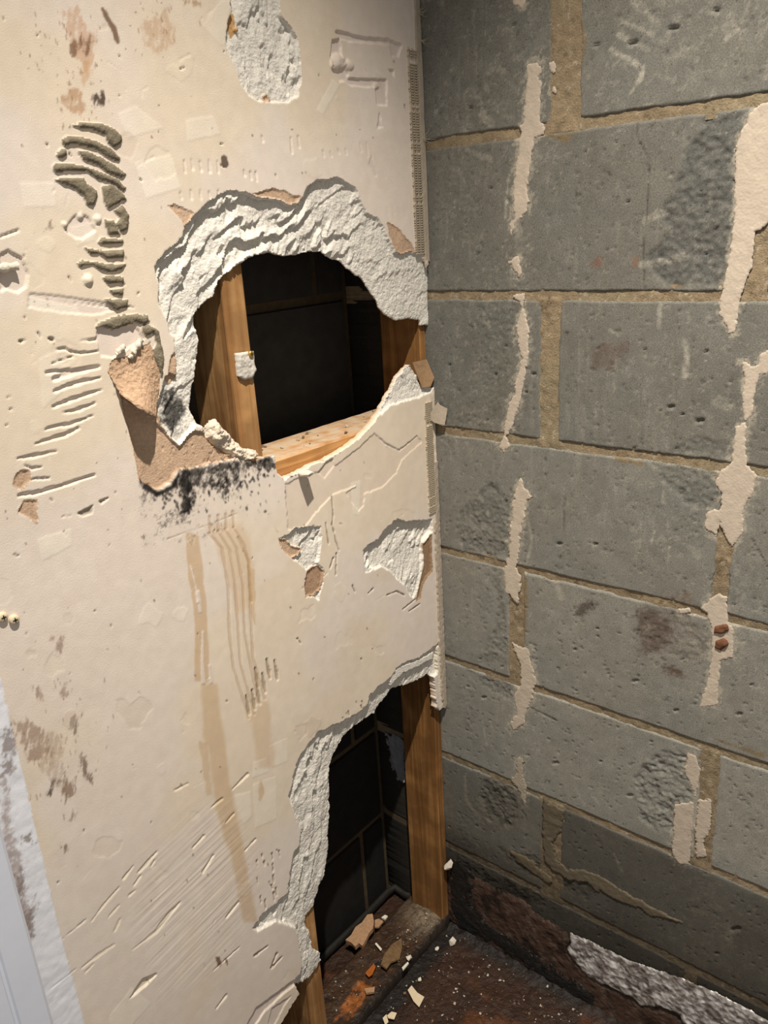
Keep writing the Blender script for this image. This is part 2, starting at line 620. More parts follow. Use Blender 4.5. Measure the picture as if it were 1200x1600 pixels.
# ramp back up towards the hole edge so that only the left edge is deep
i, d = cv.poly([(180, 600), (380, 640), (390, 740), (200, 790)], 2, 0)
m = (cv.K[i] == 7) & (cv.D[i] > .004)
ii = i[m]
cv.D[ii] -= .0012 * sst(232, 262, cv.px[ii])
paper([(392, 303), (426, 294), (446, 298), (460, 306), (473, 306), (462, 318), (452, 320), (438, 312), (420, 309), (404, 308)], .0014, 112, 8, 1, force=True)
paper([(604, 346), (616, 350), (632, 366), (646, 384), (650, 396), (641, 392), (630, 398), (620, 394), (610, 372)], .0016, 113, 8, 1, force=True)
paper([(262, 322), (272, 318), (300, 330), (304, 334), (291, 352), (288, 358), (284, 345)], .0010, 114, 8, 1.8, srgb(208, 182, 158))
paper([(263, 582), (268, 556), (274, 548), (277, 566), (281, 588), (270, 600), (258, 592)], .002, 115, 8, 1.2)
paper([(661, 850), (675, 833), (676, 893), (668, 901), (661, 915), (657, 935), (650, 939), (654, 920), (662, 885)], .0022, 116, 9, .8, srgb(164, 138, 112), force=True)
paper([(434, 841), (448, 842), (457, 853), (471, 857), (467, 868), (455, 872), (441, 859)], .0024, 117, 10, 1, force=True)
paper([(481, 890), (497, 882), (508, 893), (503, 918), (490, 931), (478, 934), (475, 915)], .0028, 118, 10, 1, srgb(182, 154, 130), force=True)
paper(sc([(85, 1275), (110, 1190), (150, 1160), (215, 1160), (225, 1240), (150, 1310)], 0, 480, 4.57), .0016, 119, 11, 1)
paper(sc([(125, 1465), (170, 1380), (270, 1370), (270, 1545)], 0, 480, 4.57), .0018, 120, 11, 1)
paper([(362, 18), (370, 20), (373, 50), (364, 60), (358, 40)], .0022, 121, 12, 1, srgb(200, 165, 120))
paper([(410, 152), (418, 146), (424, 158), (412, 160)], .003, 122, 12, .6, force=True)


# ---- ribs of old grey tile adhesive standing proud on the left
RIBK = 20


def rib(pts, h=.0034, seed=130, c=GREY):
    global RIBK
    i, d = cv.poly(pts, 6, .9, .006, seed)
    if len(i) == 0:
        return
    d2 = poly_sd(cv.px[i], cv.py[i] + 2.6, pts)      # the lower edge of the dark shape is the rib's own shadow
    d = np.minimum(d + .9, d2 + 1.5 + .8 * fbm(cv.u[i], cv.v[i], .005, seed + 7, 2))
    m = d > 0
    i, d = i[m], d[m]
    uu, vv = cv.u[i], cv.v[i]
    top = h * np.sqrt(np.clip(d / 4.5, 0, 1)) * (1 + .22 * fbm(uu, vv, .006, seed + 1, 3, .7))
    cv.D[i] = np.minimum(cv.D[i], 0) - top
    cv.C[i] = np.array(c) * (1 + .16 * fbm(uu, vv, .008, seed + 2, 4, .7)[:, None])
    cv.K[i] = RIBK
    RIBK += 1


G = [[(230, 150), (340, 105), (480, 115), (590, 160), (645, 220), (640, 270), (590, 310), (540, 270), (520, 210), (420, 170), (300, 150)],
     [(180, 250), (220, 215), (330, 225), (440, 255), (560, 310), (635, 390), (620, 415), (560, 400), (440, 320), (290, 285), (230, 290), (200, 300)],
     [(140, 350), (170, 315), (210, 320), (215, 370), (180, 395), (145, 385)],
     [(310, 330), (380, 340), (500, 390), (620, 460), (685, 525), (640, 545), (540, 510), (470, 450), (350, 405)],
     [(110, 470), (130, 430), (250, 430), (380, 460), (520, 510), (620, 560), (680, 620), (660, 650), (570, 590), (460, 555), (370, 490), (250, 495), (130, 505)],
     [(110, 555), (180, 540), (350, 545), (370, 590), (450, 640), (455, 690), (420, 770), (380, 755), (350, 690), (280, 630), (180, 590)],
     [(500, 610), (560, 590), (640, 650), (690, 720), (640, 730), (540, 790), (500, 700)],
     [(585, 800), (650, 755), (700, 830), (690, 950), (640, 970), (600, 900), (630, 850)],
     [(510, 870), (580, 880), (620, 960), (640, 990), (550, 990)],
     [(460, 1060), (490, 1010), (650, 1020), (655, 1060), (560, 1065)],
     [(360, 1090), (480, 1110), (660, 1105), (660, 1170), (530, 1180), (470, 1135), (400, 1140)],
     [(300, 1220), (340, 1185), (500, 1210), (680, 1215), (640, 1260), (560, 1285), (480, 1265), (420, 1220), (330, 1240)],
     [(495, 1325), (530, 1305), (660, 1310), (660, 1370), (540, 1375)],
     [(540, 1415), (655, 1405), (650, 1465), (580, 1455)],
     [(520, 1490), (690, 1495), (685, 1555), (600, 1580), (540, 1530)]]
for k, g in enumerate(G):
    rib(sc(g, 60, 170, 5), .0034, 140 + k)
rib(sc([(40, 220), (80, 170), (200, 120), (330, 105), (440, 115), (465, 160), (420, 195), (350, 170), (270, 205), (180, 235), (110, 210)], 140, 470, 5), .0036, 160)
rib(sc([(400, 200), (460, 190), (530, 230), (560, 370), (575, 470), (560, 600), (530, 520), (500, 440), (500, 370), (530, 340), (490, 250), (440, 285), (410, 240)], 140, 470, 5), .0036, 161)


# ---- shallow scoring, scrapes and dents in the skim
def score(pts, hw, depth=.0016, seed=170, c=PINK, e=1.2, a=.7):
    i, d = cv.line(pts, hw, .5, .006, seed)
    m = (cv.K[i] == 0)
    cv.carve(i[m], d[m], depth, e)
    cv.tint(i[m], a * sst(-.5, 1, d[m]), c)


def dent(pts, depth=.0016, seed=171, c=PINK, e=1.2, rag=.8, a=.7):
    i, d = cv.poly(pts, 3, rag, .006, seed)
    m = (cv.K[i] == 0)
    cv.carve(i[m], d[m], depth, e)
    cv.tint(i[m], a * sst(-.5, 1, d[m]), c)


S = [([(390, 600), (500, 555), (600, 528), (715, 505)], [12, 18, 16, 8]), ([(380, 710), (480, 672), (600, 630), (725, 592)], [8, 18, 15, 6]),
     ([(445, 757), (560, 732), (680, 685)], [5, 16, 6]), ([(325, 872), (420, 848), (500, 838), (660, 775)], [7, 14, 14, 5]),
     ([(250, 978), (330, 952), (460, 915), (560, 865)], [4, 14, 16, 10]), ([(125, 1083), (240, 1062), (400, 1028)], [8, 14, 8]),
     ([(580, 243), (680, 232), (715, 205)], [6, 9, 4]), ([(400, 305), (460, 292), (500, 318), (580, 330), (710, 315)], [7, 12, 9, 10, 7]),
     ([(370, 402), (520, 350)], [5, 6]), ([(330, 468), (490, 450)], [12, 16]), ([(390, 510), (560, 455), (705, 425)], [20, 22, 12]),
     ([(215, 1228), (350, 1222)], [8, 9]), ([(180, 1130), (230, 1152), (295, 1142)], [6, 12, 6]),
     ([(140, 1345), (250, 1328), (300, 1318), (680, 1198)], [12, 18, 15, 9]), ([(450, 1500), (510, 1487)], [6, 4]),
     ([(165, 1510 + 10), (350, 1525)], [0, 0])]
for k, (p, hw) in enumerate(S[:-1]):
    score(sc(p, 0, 480, 4.57), [h / 4.57 for h in hw], .0022 if k != 13 else .0032, 180 + k)
for k, p in enumerate([[(550, 1475), (670, 1410), (660, 1475), (600, 1495)], [(705, 1385), (785, 1355), (760, 1385), (725, 1412)], [(120, 235), (190, 235), (150, 255)], [(330, 215), (385, 215), (400, 250), (360, 245)]]):
    dent(sc(p, 0, 480, 4.57), .003, 200 + k, GREY)
score(sc([(170, 1510), (330, 1520), (540, 1545)], 60, 170, 5), [.6, .9, 1.2], .0025, 210)
score(sc([(690, 1545), (760, 1555)], 60, 170, 5), [1, .6], .0025, 211)
# torn layers of paint left of the hacked grooves and at the frame edge
dent([(124, 330), (140, 340), (150, 360), (128, 375), (118, 372), (100, 360), (108, 345)], .0013, 212)
dent([(0, 396), (12, 390), (35, 402), (45, 428), (42, 448), (28, 458), (10, 452), (0, 458)], .0022, 213)
score([(0, 370), (28, 360)], [2, 2.5], .002, 214)
dent([(45, 458), (80, 460), (165, 472), (205, 478), (150, 492), (125, 492), (60, 484), (44, 480)], .0010, 215)
dent([(152, 506), (180, 512), (212, 508), (226, 530), (200, 545), (178, 560), (158, 556), (150, 530)], .0018, 216)
# channels near the top right corner of the board
dent(sc([(662, 165), (690, 165), (810, 197), (950, 208), (1028, 240), (1005, 305), (970, 302), (960, 240), (830, 228), (740, 222), (690, 205)], 330, 0, 3.43), .0030, 220, PINK, .9, .4)
dent(sc([(640, 300), (650, 215), (690, 205), (700, 250), (700, 300), (740, 395), (735, 425), (690, 440), (650, 380)], 330, 0, 3.43), .0032, 221, PINK, 1.1, .4)
dent(sc([(700, 425), (740, 418), (945, 425), (945, 565), (890, 562), (880, 468), (750, 460)], 330, 0, 3.43), .0026, 222, PINK, .9, .5)
dent(sc([(940, 370), (985, 372), (980, 410)], 330, 0, 3.43), .0026, 223)
dent(sc([(905, 590), (920, 680), (890, 690)], 330, 0, 3.43), .002, 224)
dent(sc([(845, 880), (862, 820), (895, 940), (880, 950)], 330, 0, 3.43), .0013, 225)
# big peeled layer right of and below the upper hole
dent([(585, 676), (603, 695), (623, 703), (640, 690), (652, 680), (660, 690), (628, 720), (620, 740), (600, 760), (570, 772), (568, 790), (560, 800), (540, 770), (556, 760), (522, 772),
      (490, 806), (472, 830), (450, 828), (446, 770), (446, 756), (470, 745), (520, 730), (560, 700)], .0011, 226, srgb(226, 211, 194), 1.0, 1.2)
score([(585, 677), (603, 694), (625, 704), (652, 682)], [1, 1.6, 1.2, .8], .0018, 227)
dent([(497, 738), (510, 722), (521, 716), (523, 728), (508, 748)], .002, 228, srgb(226, 211, 194), 1)
for k, p in enumerate([[(519, 776), (521, 806), (519, 820)], [(519, 818), (525, 845), (530, 860)], [(509, 817), (514, 850)], [(490, 822), (496, 848)], [(526, 865), (525, 898)], [(521, 872), (516, 888)], [(501, 824), (500, 850)], [(551, 915), (555, 925)], [(576, 927), (583, 920)],
                       [(605, 930), (620, 924), (632, 930)], [(640, 955), (656, 944)], [(630, 952), (650, 936)]]):
    score(p, 1.3, .002, 230 + k, GREY)
# small nicks
rs = random.Random(5)
NICK = [(80, 780), (100, 830), (465, 998), (565, 1030), (345, 258), (282, 107), (345, 225), (590, 520), (350, 80), (60, 520), (12, 620), (16, 640), (10, 665), (25, 865), (28, 868), (108, 240), (300, 380), (190, 440), (108, 433), (640, 118)]
for k, (x, y) in enumerate(NICK):
    score([(x, y), (x + rs.uniform(2, 6), y + rs.uniform(-2, 8))], [1.5, .8], .0022, 250 + k, GREY)
# rows of toothed-trowel nicks
for (x0, y0, n, stp, ln) in ((287, 252, 5, 13, 24), (282, 300, 5, 15, 14), (455, 214, 2, 10, 22), (563, 222, 2, 10, 20), (410, 210, 1, 8, 12), (505, 235, 4, 12, 8), (380, 268, 3, 10, 14), (605, 326, 4, 9, 12)):
    for q in range(n):
        x, y = x0 + q * stp + rs.uniform(-1, 1), y0 + rs.uniform(-3, 3)
        score([(x, y), (x + 2, y + ln * rs.uniform(.6, 1.1))], [1.6, 2.0], .0010, 300 + q, CREAM)
for (x, y) in [(388, 1105), (397, 1096), (405, 1088), (413, 1070), (420, 1048), (432, 1050), (402, 1062)]:
    score([(x - 3, y - 18), (x, y), (x + 2, y + 12)], [1.6, 3, 2], .0022, 330, srgb(160, 140, 112))
for k in range(18):
    x = rs.uniform(535, 600)
    y = 1180 - (x - 380) * .62 + rs.uniform(-16, 10) + 40
    score([(x, y), (x + 1.5, y + rs.uniform(2, 6))], [1.1, .8], .002, 340 + k, srgb(110, 96, 80))
for k in range(16):
    x, y = rs.uniform(400, 440), rs.uniform(1330, 1420)
    score([(x, y), (x + 1, y + rs.uniform(3, 16))], [1.4, 1], .0022, 360 + k, srgb(150, 130, 108))
for p in ([(432, 1490), (425, 1508)], [(424, 1512), (440, 1495)], [(398, 1493), (418, 1478)]):
    score(p, [2.2, 1.2], .002, 380, srgb(150, 130, 108))
# torn ledge under the lower gypsum
dent([(400, 1575), (440, 1545), (462, 1530), (461, 1540), (445, 1552), (415, 1580), (403, 1598), (395, 1610), (380, 1610)], .0022, 382)
dent([(418, 1600), (425, 1575), (432, 1570), (455, 1556), (440, 1580), (428, 1605)], .0012, 383)
# diagonal trowel scratches, lower left
for k, (p, hw) in enumerate([([(290, 805), (400, 715)], [2, 4]), ([(430, 720), (490, 640), (560, 560)], [3, 6, 3]), ([(385, 940), (460, 880), (535, 830)], [4, 9, 5]), ([(620, 855), (730, 770), (790, 690), (845, 630)], [2, 9, 10, 4]),
                             ([(605, 1085), (680, 1005), (730, 970)], [2, 18, 5]), ([(580, 520), (625, 460)], [7, 4]), ([(650, 490), (690, 445), (735, 395)], [6, 9, 5]), ([(630, 550), (660, 505)], [5, 5]), ([(510, 700), (560, 645)], [4, 5]),
                             ([(540, 765), (565, 710)], [5, 6]), ([(605, 600), (635, 575)], [5, 4]), ([(230, 1040), (355, 945)], [2, 3]), ([(1090, 100), (1160, 30)], [4, 8]), ([(985, 190), (1040, 145)], [3, 7]), ([(1060, 255), (1095, 215)], [4, 6]),
                             ([(905, 375), (955, 320)], [5, 7]), ([(950, 490), (1000, 410)], [6, 5]), ([(1060, 700), (1115, 630)], [4, 7]), ([(1015, 1125), (1060, 1065)], [4, 7]), ([(1000, 950), (1120, 840)], [3, 3]), ([(1150, 385), (1195, 335)], [4, 6]), ([(820, 105), (880, 75)], [5, 5]),
                             ([(400, 960), (440, 920)], [4, 5]), ([(710, 460), (725, 435)], [4, 4])]):
    score(sc(p, 0, 1200, 3), [h / 3 for h in hw], .0013 if k != 4 else .003, 400 + k, srgb(236, 224, 200), 1.0, .6)
# comb of fine striations
i, d = cv.poly([(205, 1440), (230, 1330), (300, 1260), (360, 1255), (400, 1330), (400, 1420), (330, 1520), (250, 1560)], 30, 0)
qa, qb = at(97, 1468, 1, 0), at(187, 1387, 1, 0)
ang = math.atan2(qb[2] - qa[2], qb[0] - qa[0])
cc = cv.u[i] * -math.sin(ang) + cv.v[i] * math.cos(ang)
al = cv.u[i] * math.cos(ang) + cv.v[i] * math.sin(ang)
cv.D[i] += .00032 * sst(-25, 40, d) * fbm(al * .04, cc, .0036, 420, 2) * (cv.K[i] == 0)

# ---- pale trowelled-over rectangles and filler
for k, (p, a) in enumerate([([(183, 178), (212, 165), (255, 200), (200, 217)], .35), ([(290, 187), (333, 180), (345, 210), (292, 222)], .35), ([(210, 255), (268, 240), (283, 294), (228, 311)], .55), ([(30, 285), (85, 285), (88, 323), (38, 325)], .4),
                            ([(494, 172), (520, 124), (532, 132), (505, 180)], .5), ([(45, 462), (122, 480), (128, 493), (45, 482)], .6), ([(58, 842), (112, 826), (114, 852), (66, 878)], .45), ([(315, 40), (345, 0), (362, 0), (354, 70), (345, 72)], .3),
                            ([(396, 1190), (417, 1184), (420, 1206), (394, 1216)], .45), ([(366, 1242), (392, 1236), (394, 1275), (381, 1290), (370, 1262)], .45), ([(420, 1165), (450, 1152), (450, 1190), (424, 1200)], .3), ([(395, 1225), (432, 1212), (433, 1280), (398, 1295)], .35),
                            ([(172, 1586), (206, 1544), (237, 1568), (205, 1605), (170, 1605)], .4), ([(60, 560), (110, 540), (112, 600), (66, 640)], .25), ([(548, 755), (565, 750), (563, 806), (552, 804)], .5), ([(110, 355), (150, 345), (150, 375), (120, 385)], .3)]):
    i, d = cv.poly(p, 4, .6, .01, 430 + k)
    cv.tint(i, a * sst(-1, 2, d), srgb(240, 232, 218))
    cv.D[i] -= .00022 * sst(0, 1.2, d) * (cv.K[i] == 0)


# ---- stains
def stain(pts, c, a, soft=4, seed=450, rag=2, rs=.012, noise=0.0, nsc=.006, m=20, streak=.2):
    i, d = cv.poly(pts, m, rag, rs, seed)
    if len(i) == 0:
        return
    al = a * sst(-soft, soft, d)
    if noise:
        n = (1.1 - streak) * fbm(cv.u[i], cv.v[i], nsc, seed + 4, 5, .8) + streak * aniso(cv.u[i], cv.v[i], 1.2, nsc * 2.2, nsc * .5, seed + 8)
        al = a * sst(-.12, .42, n + noise * (sst(-soft * 2.5, soft * 1.8, d) * 2 - 1.2))
    cv.tint(i, al, c)


TAN = srgb(206, 176, 136)
stain([(290, 831), (311, 837), (319, 905), (324, 972), (327, 1065), (303, 1066), (305, 975), (293, 880)], TAN, .66, 1.6, 451, 1.4, .02)
for p, hw in (([(298, 885), (306, 915), (309, 940)], [1, 1.6, 3]), ([(310, 925), (313, 955)], [3, 3]), ([(317, 988), (316, 1040), (318, 1066)], [2, 3, 4]), ([(327, 1040), (330, 1066)], [2, 3])):
    i, d = cv.line(p, hw, .5)
    cv.tint(i, .9 * sst(-.5, 1, d), CREAM)
    cv.D[i] -= .0005 * sst(0, 1, d)
stain([(314, 1067), (339, 1068), (350, 1155), (366, 1262), (386, 1350), (402, 1440), (380, 1440), (358, 1330), (336, 1262), (328, 1180), (318, 1150)], TAN, .55, 4, 452, 2, .03)
stain([(312, 1160), (324, 1160), (331, 1242), (322, 1245)], TAN, .5, 2, 453)
stain([(389, 885), (397, 890), (399, 935), (398, 975), (392, 960)], TAN, .6, 2, 454)
stain([(390, 1122), (416, 1092), (424, 1130), (430, 1200), (404, 1200), (398, 1150)], TAN, .42, 5, 455, 3, .02)
stain([(404, 1220), (410, 1215), (412, 1240), (405, 1255)], TAN, .6, 2, 456)
stain([(320, 820), (378, 816), (395, 870), (392, 950), (370, 960), (345, 870)], srgb(214, 186, 146), .4, 5, 457, 3, .02)
W = [[(327, 834), (347, 858), (357, 915), (359, 990), (365, 1044), (389, 1122)], [(341, 831), (359, 861), (367, 906), (372, 972), (376, 1038), (398, 1116)], [(352, 828), (370, 858), (380, 915), (383, 990), (392, 1038), (404, 1098)],
     [(365, 825), (382, 852), (389, 879), (392, 960), (396, 1029), (414, 1092)], [(372, 840), (390, 880), (394, 940)], [(328, 808), (329, 834)], [(341, 806), (342, 830)], [(353, 804), (354, 826)], [(364, 800), (366, 824)]]
for k, p in enumerate(W):
    i, d = cv.line(p, 2.4, .5, .012, 460 + k)
    cv.tint(i, .42 * sst(-.5, 1.2, d) * (1 - .5 * sst(1, 2.5, d)), srgb(176, 138, 92))
    cv.D[i] += .0007 * sst(-.4, 1.0, d)
score([(262, 842), (310, 825), (370, 802)], .7, .0012, 470, srgb(140, 110, 80))
MOLD = srgb(30, 27, 26)
stain([(222, 752), (234, 762), (250, 768), (270, 756), (280, 735), (330, 725), (400, 716), (428, 714), (428, 726), (395, 740), (372, 764), (340, 760), (302, 760), (298, 802), (286, 800), (280, 765), (255, 778), (226, 776)], MOLD, .92, 8, 471, 3, .01, .34, .012, 34)
stain([(278, 734), (298, 734), (302, 790), (296, 806), (284, 802), (280, 765)], MOLD, .9, 5, 472, 3, .01, .55, .009, 24)
stain([(338, 758), (360, 748), (366, 772), (345, 782)], MOLD, .85, 5, 473, 3, .01, .4, .008, 24)
stain([(250, 806), (290, 796), (296, 818), (250, 824)], MOLD, .75, 6, 474, 3, .01, .2, .006, 24)
stain([(224, 752), (246, 768), (268, 757), (280, 736), (282, 742), (270, 766), (246, 776), (222, 764)], MOLD, .95, 2, 475, 1.5)
stain([(282, 735), (370, 720), (428, 714), (428, 720), (370, 732), (330, 738), (290, 745)], MOLD, .85, 3, 476, 2, .01, .55, .008, 14)
stain([(398, 718), (428, 713), (428, 724), (420, 742), (410, 730), (404, 744)], MOLD, .8, 2, 477, 2, .006, .5, .006)
# mould on the gypsum tongue
stain([(247, 630), (258, 610), (272, 606), (290, 625), (296, 650), (284, 670), (266, 672), (250, 655)], srgb(46, 44, 44), .9, 7, 478, 3, .01, .45, .012, 24)
stain([(262, 672), (284, 672), (280, 690)], srgb(60, 58, 58), .5, 5, 479, 2, .01, .2, .008, 14)
RUST = srgb(150, 104, 74)
for k, (p, a, c) in enumerate([([(95, 20), (120, 10), (150, 60), (140, 130), (115, 80)], .55, srgb(200, 158, 124)), ([(108, 60), (140, 55), (140, 85), (112, 88)], .8, srgb(130, 92, 66)), ([(90, 150), (125, 135), (138, 175), (112, 180)], .6, srgb(176, 130, 84)),
                               ([(145, 150), (160, 142), (170, 160), (150, 165)], .9, srgb(70, 46, 34)), ([(215, 45), (260, 15), (275, 70), (245, 85), (225, 70)], .5, srgb(196, 160, 124)), ([(122, 95), (140, 95), (136, 150), (128, 140)], .5, srgb(200, 162, 120)),
                               ([(285, 0), (315, 0), (316, 10), (290, 6)], .6, srgb(170, 130, 84)), ([(22, 1130), (45, 1125), (80, 1150), (85, 1185), (40, 1190)], .62, srgb(150, 118, 96)), ([(118, 1175), (130, 1175), (145, 1225), (132, 1215)], .75, srgb(120, 88, 66)),
                               ([(90, 1215), (118, 1215), (116, 1245), (105, 1255)], .7, srgb(130, 96, 66)), ([(74, 1215), (84, 1215), (82, 1245), (76, 1242)], .85, srgb(84, 62, 48)), ([(80, 995), (98, 995), (96, 1020), (84, 1010)], .6, srgb(140, 108, 88)), ([(54, 1075), (68, 1075), (66, 1092), (56, 1092)], .6, srgb(140, 108, 88)),
                               ([(94, 1068), (104, 1068), (104, 1088), (96, 1086)], .55, srgb(140, 108, 88)), ([(106, 1120), (126, 1116), (122, 1150), (112, 1140)], .75, srgb(100, 78, 64)), ([(110, 1270), (122, 1270), (118, 1286)], .6, srgb(140, 108, 80)), ([(95, 1322), (110, 1318), (104, 1334)], .7, srgb(110, 84, 62)),
                               ([(72, 345), (82, 343), (84, 358), (72, 360)], .7, srgb(110, 84, 62)), ([(100, 1150), (75, 1145), (60, 1200), (100, 1240)], .35, srgb(150, 118, 96))]):
    stain(p, c, a, 4, 480 + k, 3, .008, .45, .006, 16, .6)
for p, hw, c in (([(160, 14), (176, 42), (184, 66)], [3, 5, 3], srgb(120, 86, 56)), ([(340, 1498), (342, 1506)], [4, 4], srgb(120, 78, 44)), ([(354, 1500), (355, 1506)], [2, 2], srgb(120, 84, 56)), ([(350, 248), (352, 257)], [5, 5], srgb(70, 44, 26))):
    i, d = cv.line(p, hw, 1.2, .004, 510)
    cv.tint(i, .85 * sst(-1, 1.5, d), c)
for k in range(130):
    x, y = rs.uniform(0, 640), rs.uniform(0, 1500)
    i, d = cv.line([(x, y), (x + 1, y + rs.uniform(0, 3))], rs.uniform(.5, 1.3), .3)
    m = cv.K[i] == 0
    cv.tint(i[m], .7 * sst(-.6, .6, d[m]), srgb(120, 96, 74))

# ---- many faint scratches, dabs of filler and specks from stripping
for k in range(90):
    x, y = rs.uniform(0, 660), rs.uniform(0, 1500)
    a_, L_ = rs.choice([.7, .9, 1.5, 1.65, 2.4]) + rs.uniform(-.2, .2), rs.uniform(6, 34)
    score([(x, y), (x + L_ * math.cos(a_), y - L_ * math.sin(a_) * .8)], [.3, rs.uniform(.6, 1.1)], .0005, 900 + k, srgb(236, 226, 212), 1.0, .5)
for k in range(46):
    x, y, r_ = rs.uniform(0, 640), rs.uniform(0, 1560), rs.uniform(5, 26)
    pts_ = [(x + r_ * rs.uniform(.6, 1.2) * math.cos(t_ * math.tau / 9 + .4), y + r_ * rs.uniform(.5, 1.3) * math.sin(t_ * math.tau / 9 + .4)) for t_ in range(9)]
    i, d = cv.poly(pts_, 10, 6, .022, 1000 + k)
    m = cv.K[i] == 0
    cv.tint(i[m], rs.choice([.18, .25, .4]) * sst(-1, 2, d[m]), rs.choice([srgb(238, 229, 216), srgb(214, 198, 180), srgb(232, 220, 200)]))
    cv.D[i[m]] += rs.choice([-.0002, .0002, .0003]) * sst(-.3, 1.0, d[m])
for k in range(60):
    x, y = rs.choice([rs.uniform(0, 250), rs.uniform(250, 640)]), rs.uniform(0, 1540)
    score([(x, y), (x + rs.uniform(-2, 3), y + rs.uniform(1, 5))], [rs.uniform(.8, 1.7), .7], .0016, 1100 + k, srgb(150, 128, 106))
for x, y, n_, w_ in ((105, 60, 40, 30), (250, 40, 26, 30), (115, 160, 30, 30), (85, 1200, 40, 36), (110, 1090, 22, 30)):
    for k in range(n_):
        xx_, yy_ = rs.gauss(x, w_), rs.gauss(y, w_ * 1.2)
        i, d = cv.line([(xx_, yy_), (xx_ + rs.uniform(-1, 3), yy_ + rs.uniform(1, 8))], rs.uniform(.5, 1.2), .5)
        m = cv.K[i] == 0
        cv.tint(i[m], .5 * sst(-.6, .8, d[m]), srgb(138, 100, 74))
# peeled-back edge under the upper hole: mould spots
for k in range(150):
    t_ = rs.random()
    x, y = 235 + 190 * t_ + rs.gauss(0, 10), 768 - 42 * t_ + abs(rs.gauss(0, 22))
    i, d = cv.line([(x, y), (x + rs.uniform(-1, 1.5), y + rs.uniform(0, 4))], rs.uniform(.5, 2.0), .8)
    m = cv.K[i] == 0
    cv.tint(i[m], .8 * sst(-.8, 1, d[m]), MOLD)

# ---- white painted strip by the door casing
i, d = cv.poly([(-400, 400), (-90, 700), (-8, 1030), (0, 1060), (40, 1225), (85, 1420), (132, 1600), (150, 1680), (-400, 1700)], 4, .8, .006, 520)
m = d > 0
cv.C[i[m]] = srgb(234, 235, 240)
cv.D[i[m]] -= .0006 * sst(0, 2, d[m])
cv.K[i[m]] = 14
for k, (p, a, c) in enumerate([([(0, 1140), (18, 1130), (28, 1180), (20, 1210), (0, 1215)], .7, srgb(128, 106, 96)), ([(30, 1308), (52, 1304), (56, 1320), (32, 1322)], .75, srgb(118, 104, 84)), ([(0, 1210), (14, 1230), (20, 1300), (35, 1340), (50, 1440), (45, 1475), (20, 1400), (0, 1330)], .62, srgb(160, 136, 124)),
                               ([(20, 1360), (34, 1350), (40, 1420), (55, 1400), (50, 1460), (30, 1430)], .6, srgb(120, 96, 84))]):
    stain(p, c, a, 5, 530 + k, 3, .008, .4, .007, 16)
cv.D[i[m]] += .0006 * fbm(cv.u[i[m]], cv.v[i[m]], .014, 535, 3)

# ---- raised bits of paint and filler on the board
for (x, y, r, h) in ((527, 95, 12, .006), (151, 342, 6, .003), (124, 336, 6, .0035), (137, 436, 7, .004), (205, 505, 3, .002), (588, 133, 4, .002), (100, 350, 4, .002), (545, 100, 7, .003)):
    i, d = cv.line([(x, y), (x + 1, y + r * .4)], r, 1.2, .008, 545)
    dd = np.clip(d / r, 0, 1)
    cv.D[i] -= h * np.sqrt(dd) * (d > 0)

# ---- soft beaded edge by the corner, crumbly where the tape shows
mk = (cv.u > -.030) & (cv.K == 0)
cv.D[mk] += .0009 * fbm(cv.u[mk], cv.v[mk], .012, 550, 4, .6) * sst(-.030, -.012, cv.u[mk])

# ---- assemble: snap the holes' outlines, cut, split into parts
S2 = sdh.reshape(nx, nz_)
gx = np.gradient(S2, xs, axis=0)
gz = np.gradient(S2, zs, axis=1)
g2 = gx ** 2 + gz ** 2 + 1e-6
near = (np.abs(S2) < 1.6) & (S2 > -90) & (np.sqrt(g2) < 4000)
mx_ = np.clip(np.where(near, -S2 * gx / g2, 0), -dx * .62, dx * .62)
mz_ = np.clip(np.where(near, -S2 * gz / g2, 0), -dx * .62, dx * .62)
XX = np.minimum(X + mx_, -.0006)
ZZ = np.maximum(Z + mz_, 0)
front = np.stack([XX.ravel(), cv.D, ZZ.ravel()], 1)
back = front.copy()
back[:, 1] = np.maximum(cv.D + .0008, .0128)
nV = len(front)
F = grid_faces(nx, nz_)
fs = S2.ravel()[F].mean(1)
keep = fs < 0
K2 = cv.K.reshape(nx, nz_)[:-1, :-1].ravel()
kp = keep.reshape(nx - 1, nz_ - 1)
idx = np.arange(nV).reshape(nx, nz_)
kk = K2.reshape(nx - 1, nz_ - 1)
rimF, rimK = [], []
for (A, B, e0, e1) in ((kp[:-1], kp[1:], idx[1:-1, :-1], idx[1:-1, 1:]),):
    for s in (0, 1):
        mm = (A & ~B) if s == 0 else (B & ~A)
        a, b2 = e0[mm], e1[mm]
        q = np.stack([a, b2, b2 + nV, a + nV], 1) if s == 1 else np.stack([b2, a, a + nV, b2 + nV], 1)
        rimF.append(q)
        rimK.append((kk[:-1] if s == 0 else kk[1:])[mm])
for (A, B, e0, e1) in ((kp[:, :-1], kp[:, 1:], idx[:-1, 1:-1], idx[1:, 1:-1]),):
    for s in (0, 1):
        mm = (A & ~B) if s == 0 else (B & ~A)
        a, b2 = e0[mm], e1[mm]
        q = np.stack([a, b2, b2 + nV, a + nV], 1) if s == 0 else np.stack([b2, a, a + nV, b2 + nV], 1)
        rimF.append(q)
        rimK.append((kk[:, :-1] if s == 0 else kk[:, 1:])[mm])
allF = np.concatenate([F[keep][:, ::1]] + rimF)
allK = np.concatenate([K2[keep]] + rimK)
allV = np.concatenate([front, back])
bc = cv.C.copy()
bc[:] = srgb(205, 180, 150)
allC = np.clip(np.concatenate([cv.C, bc]), .004, .95)
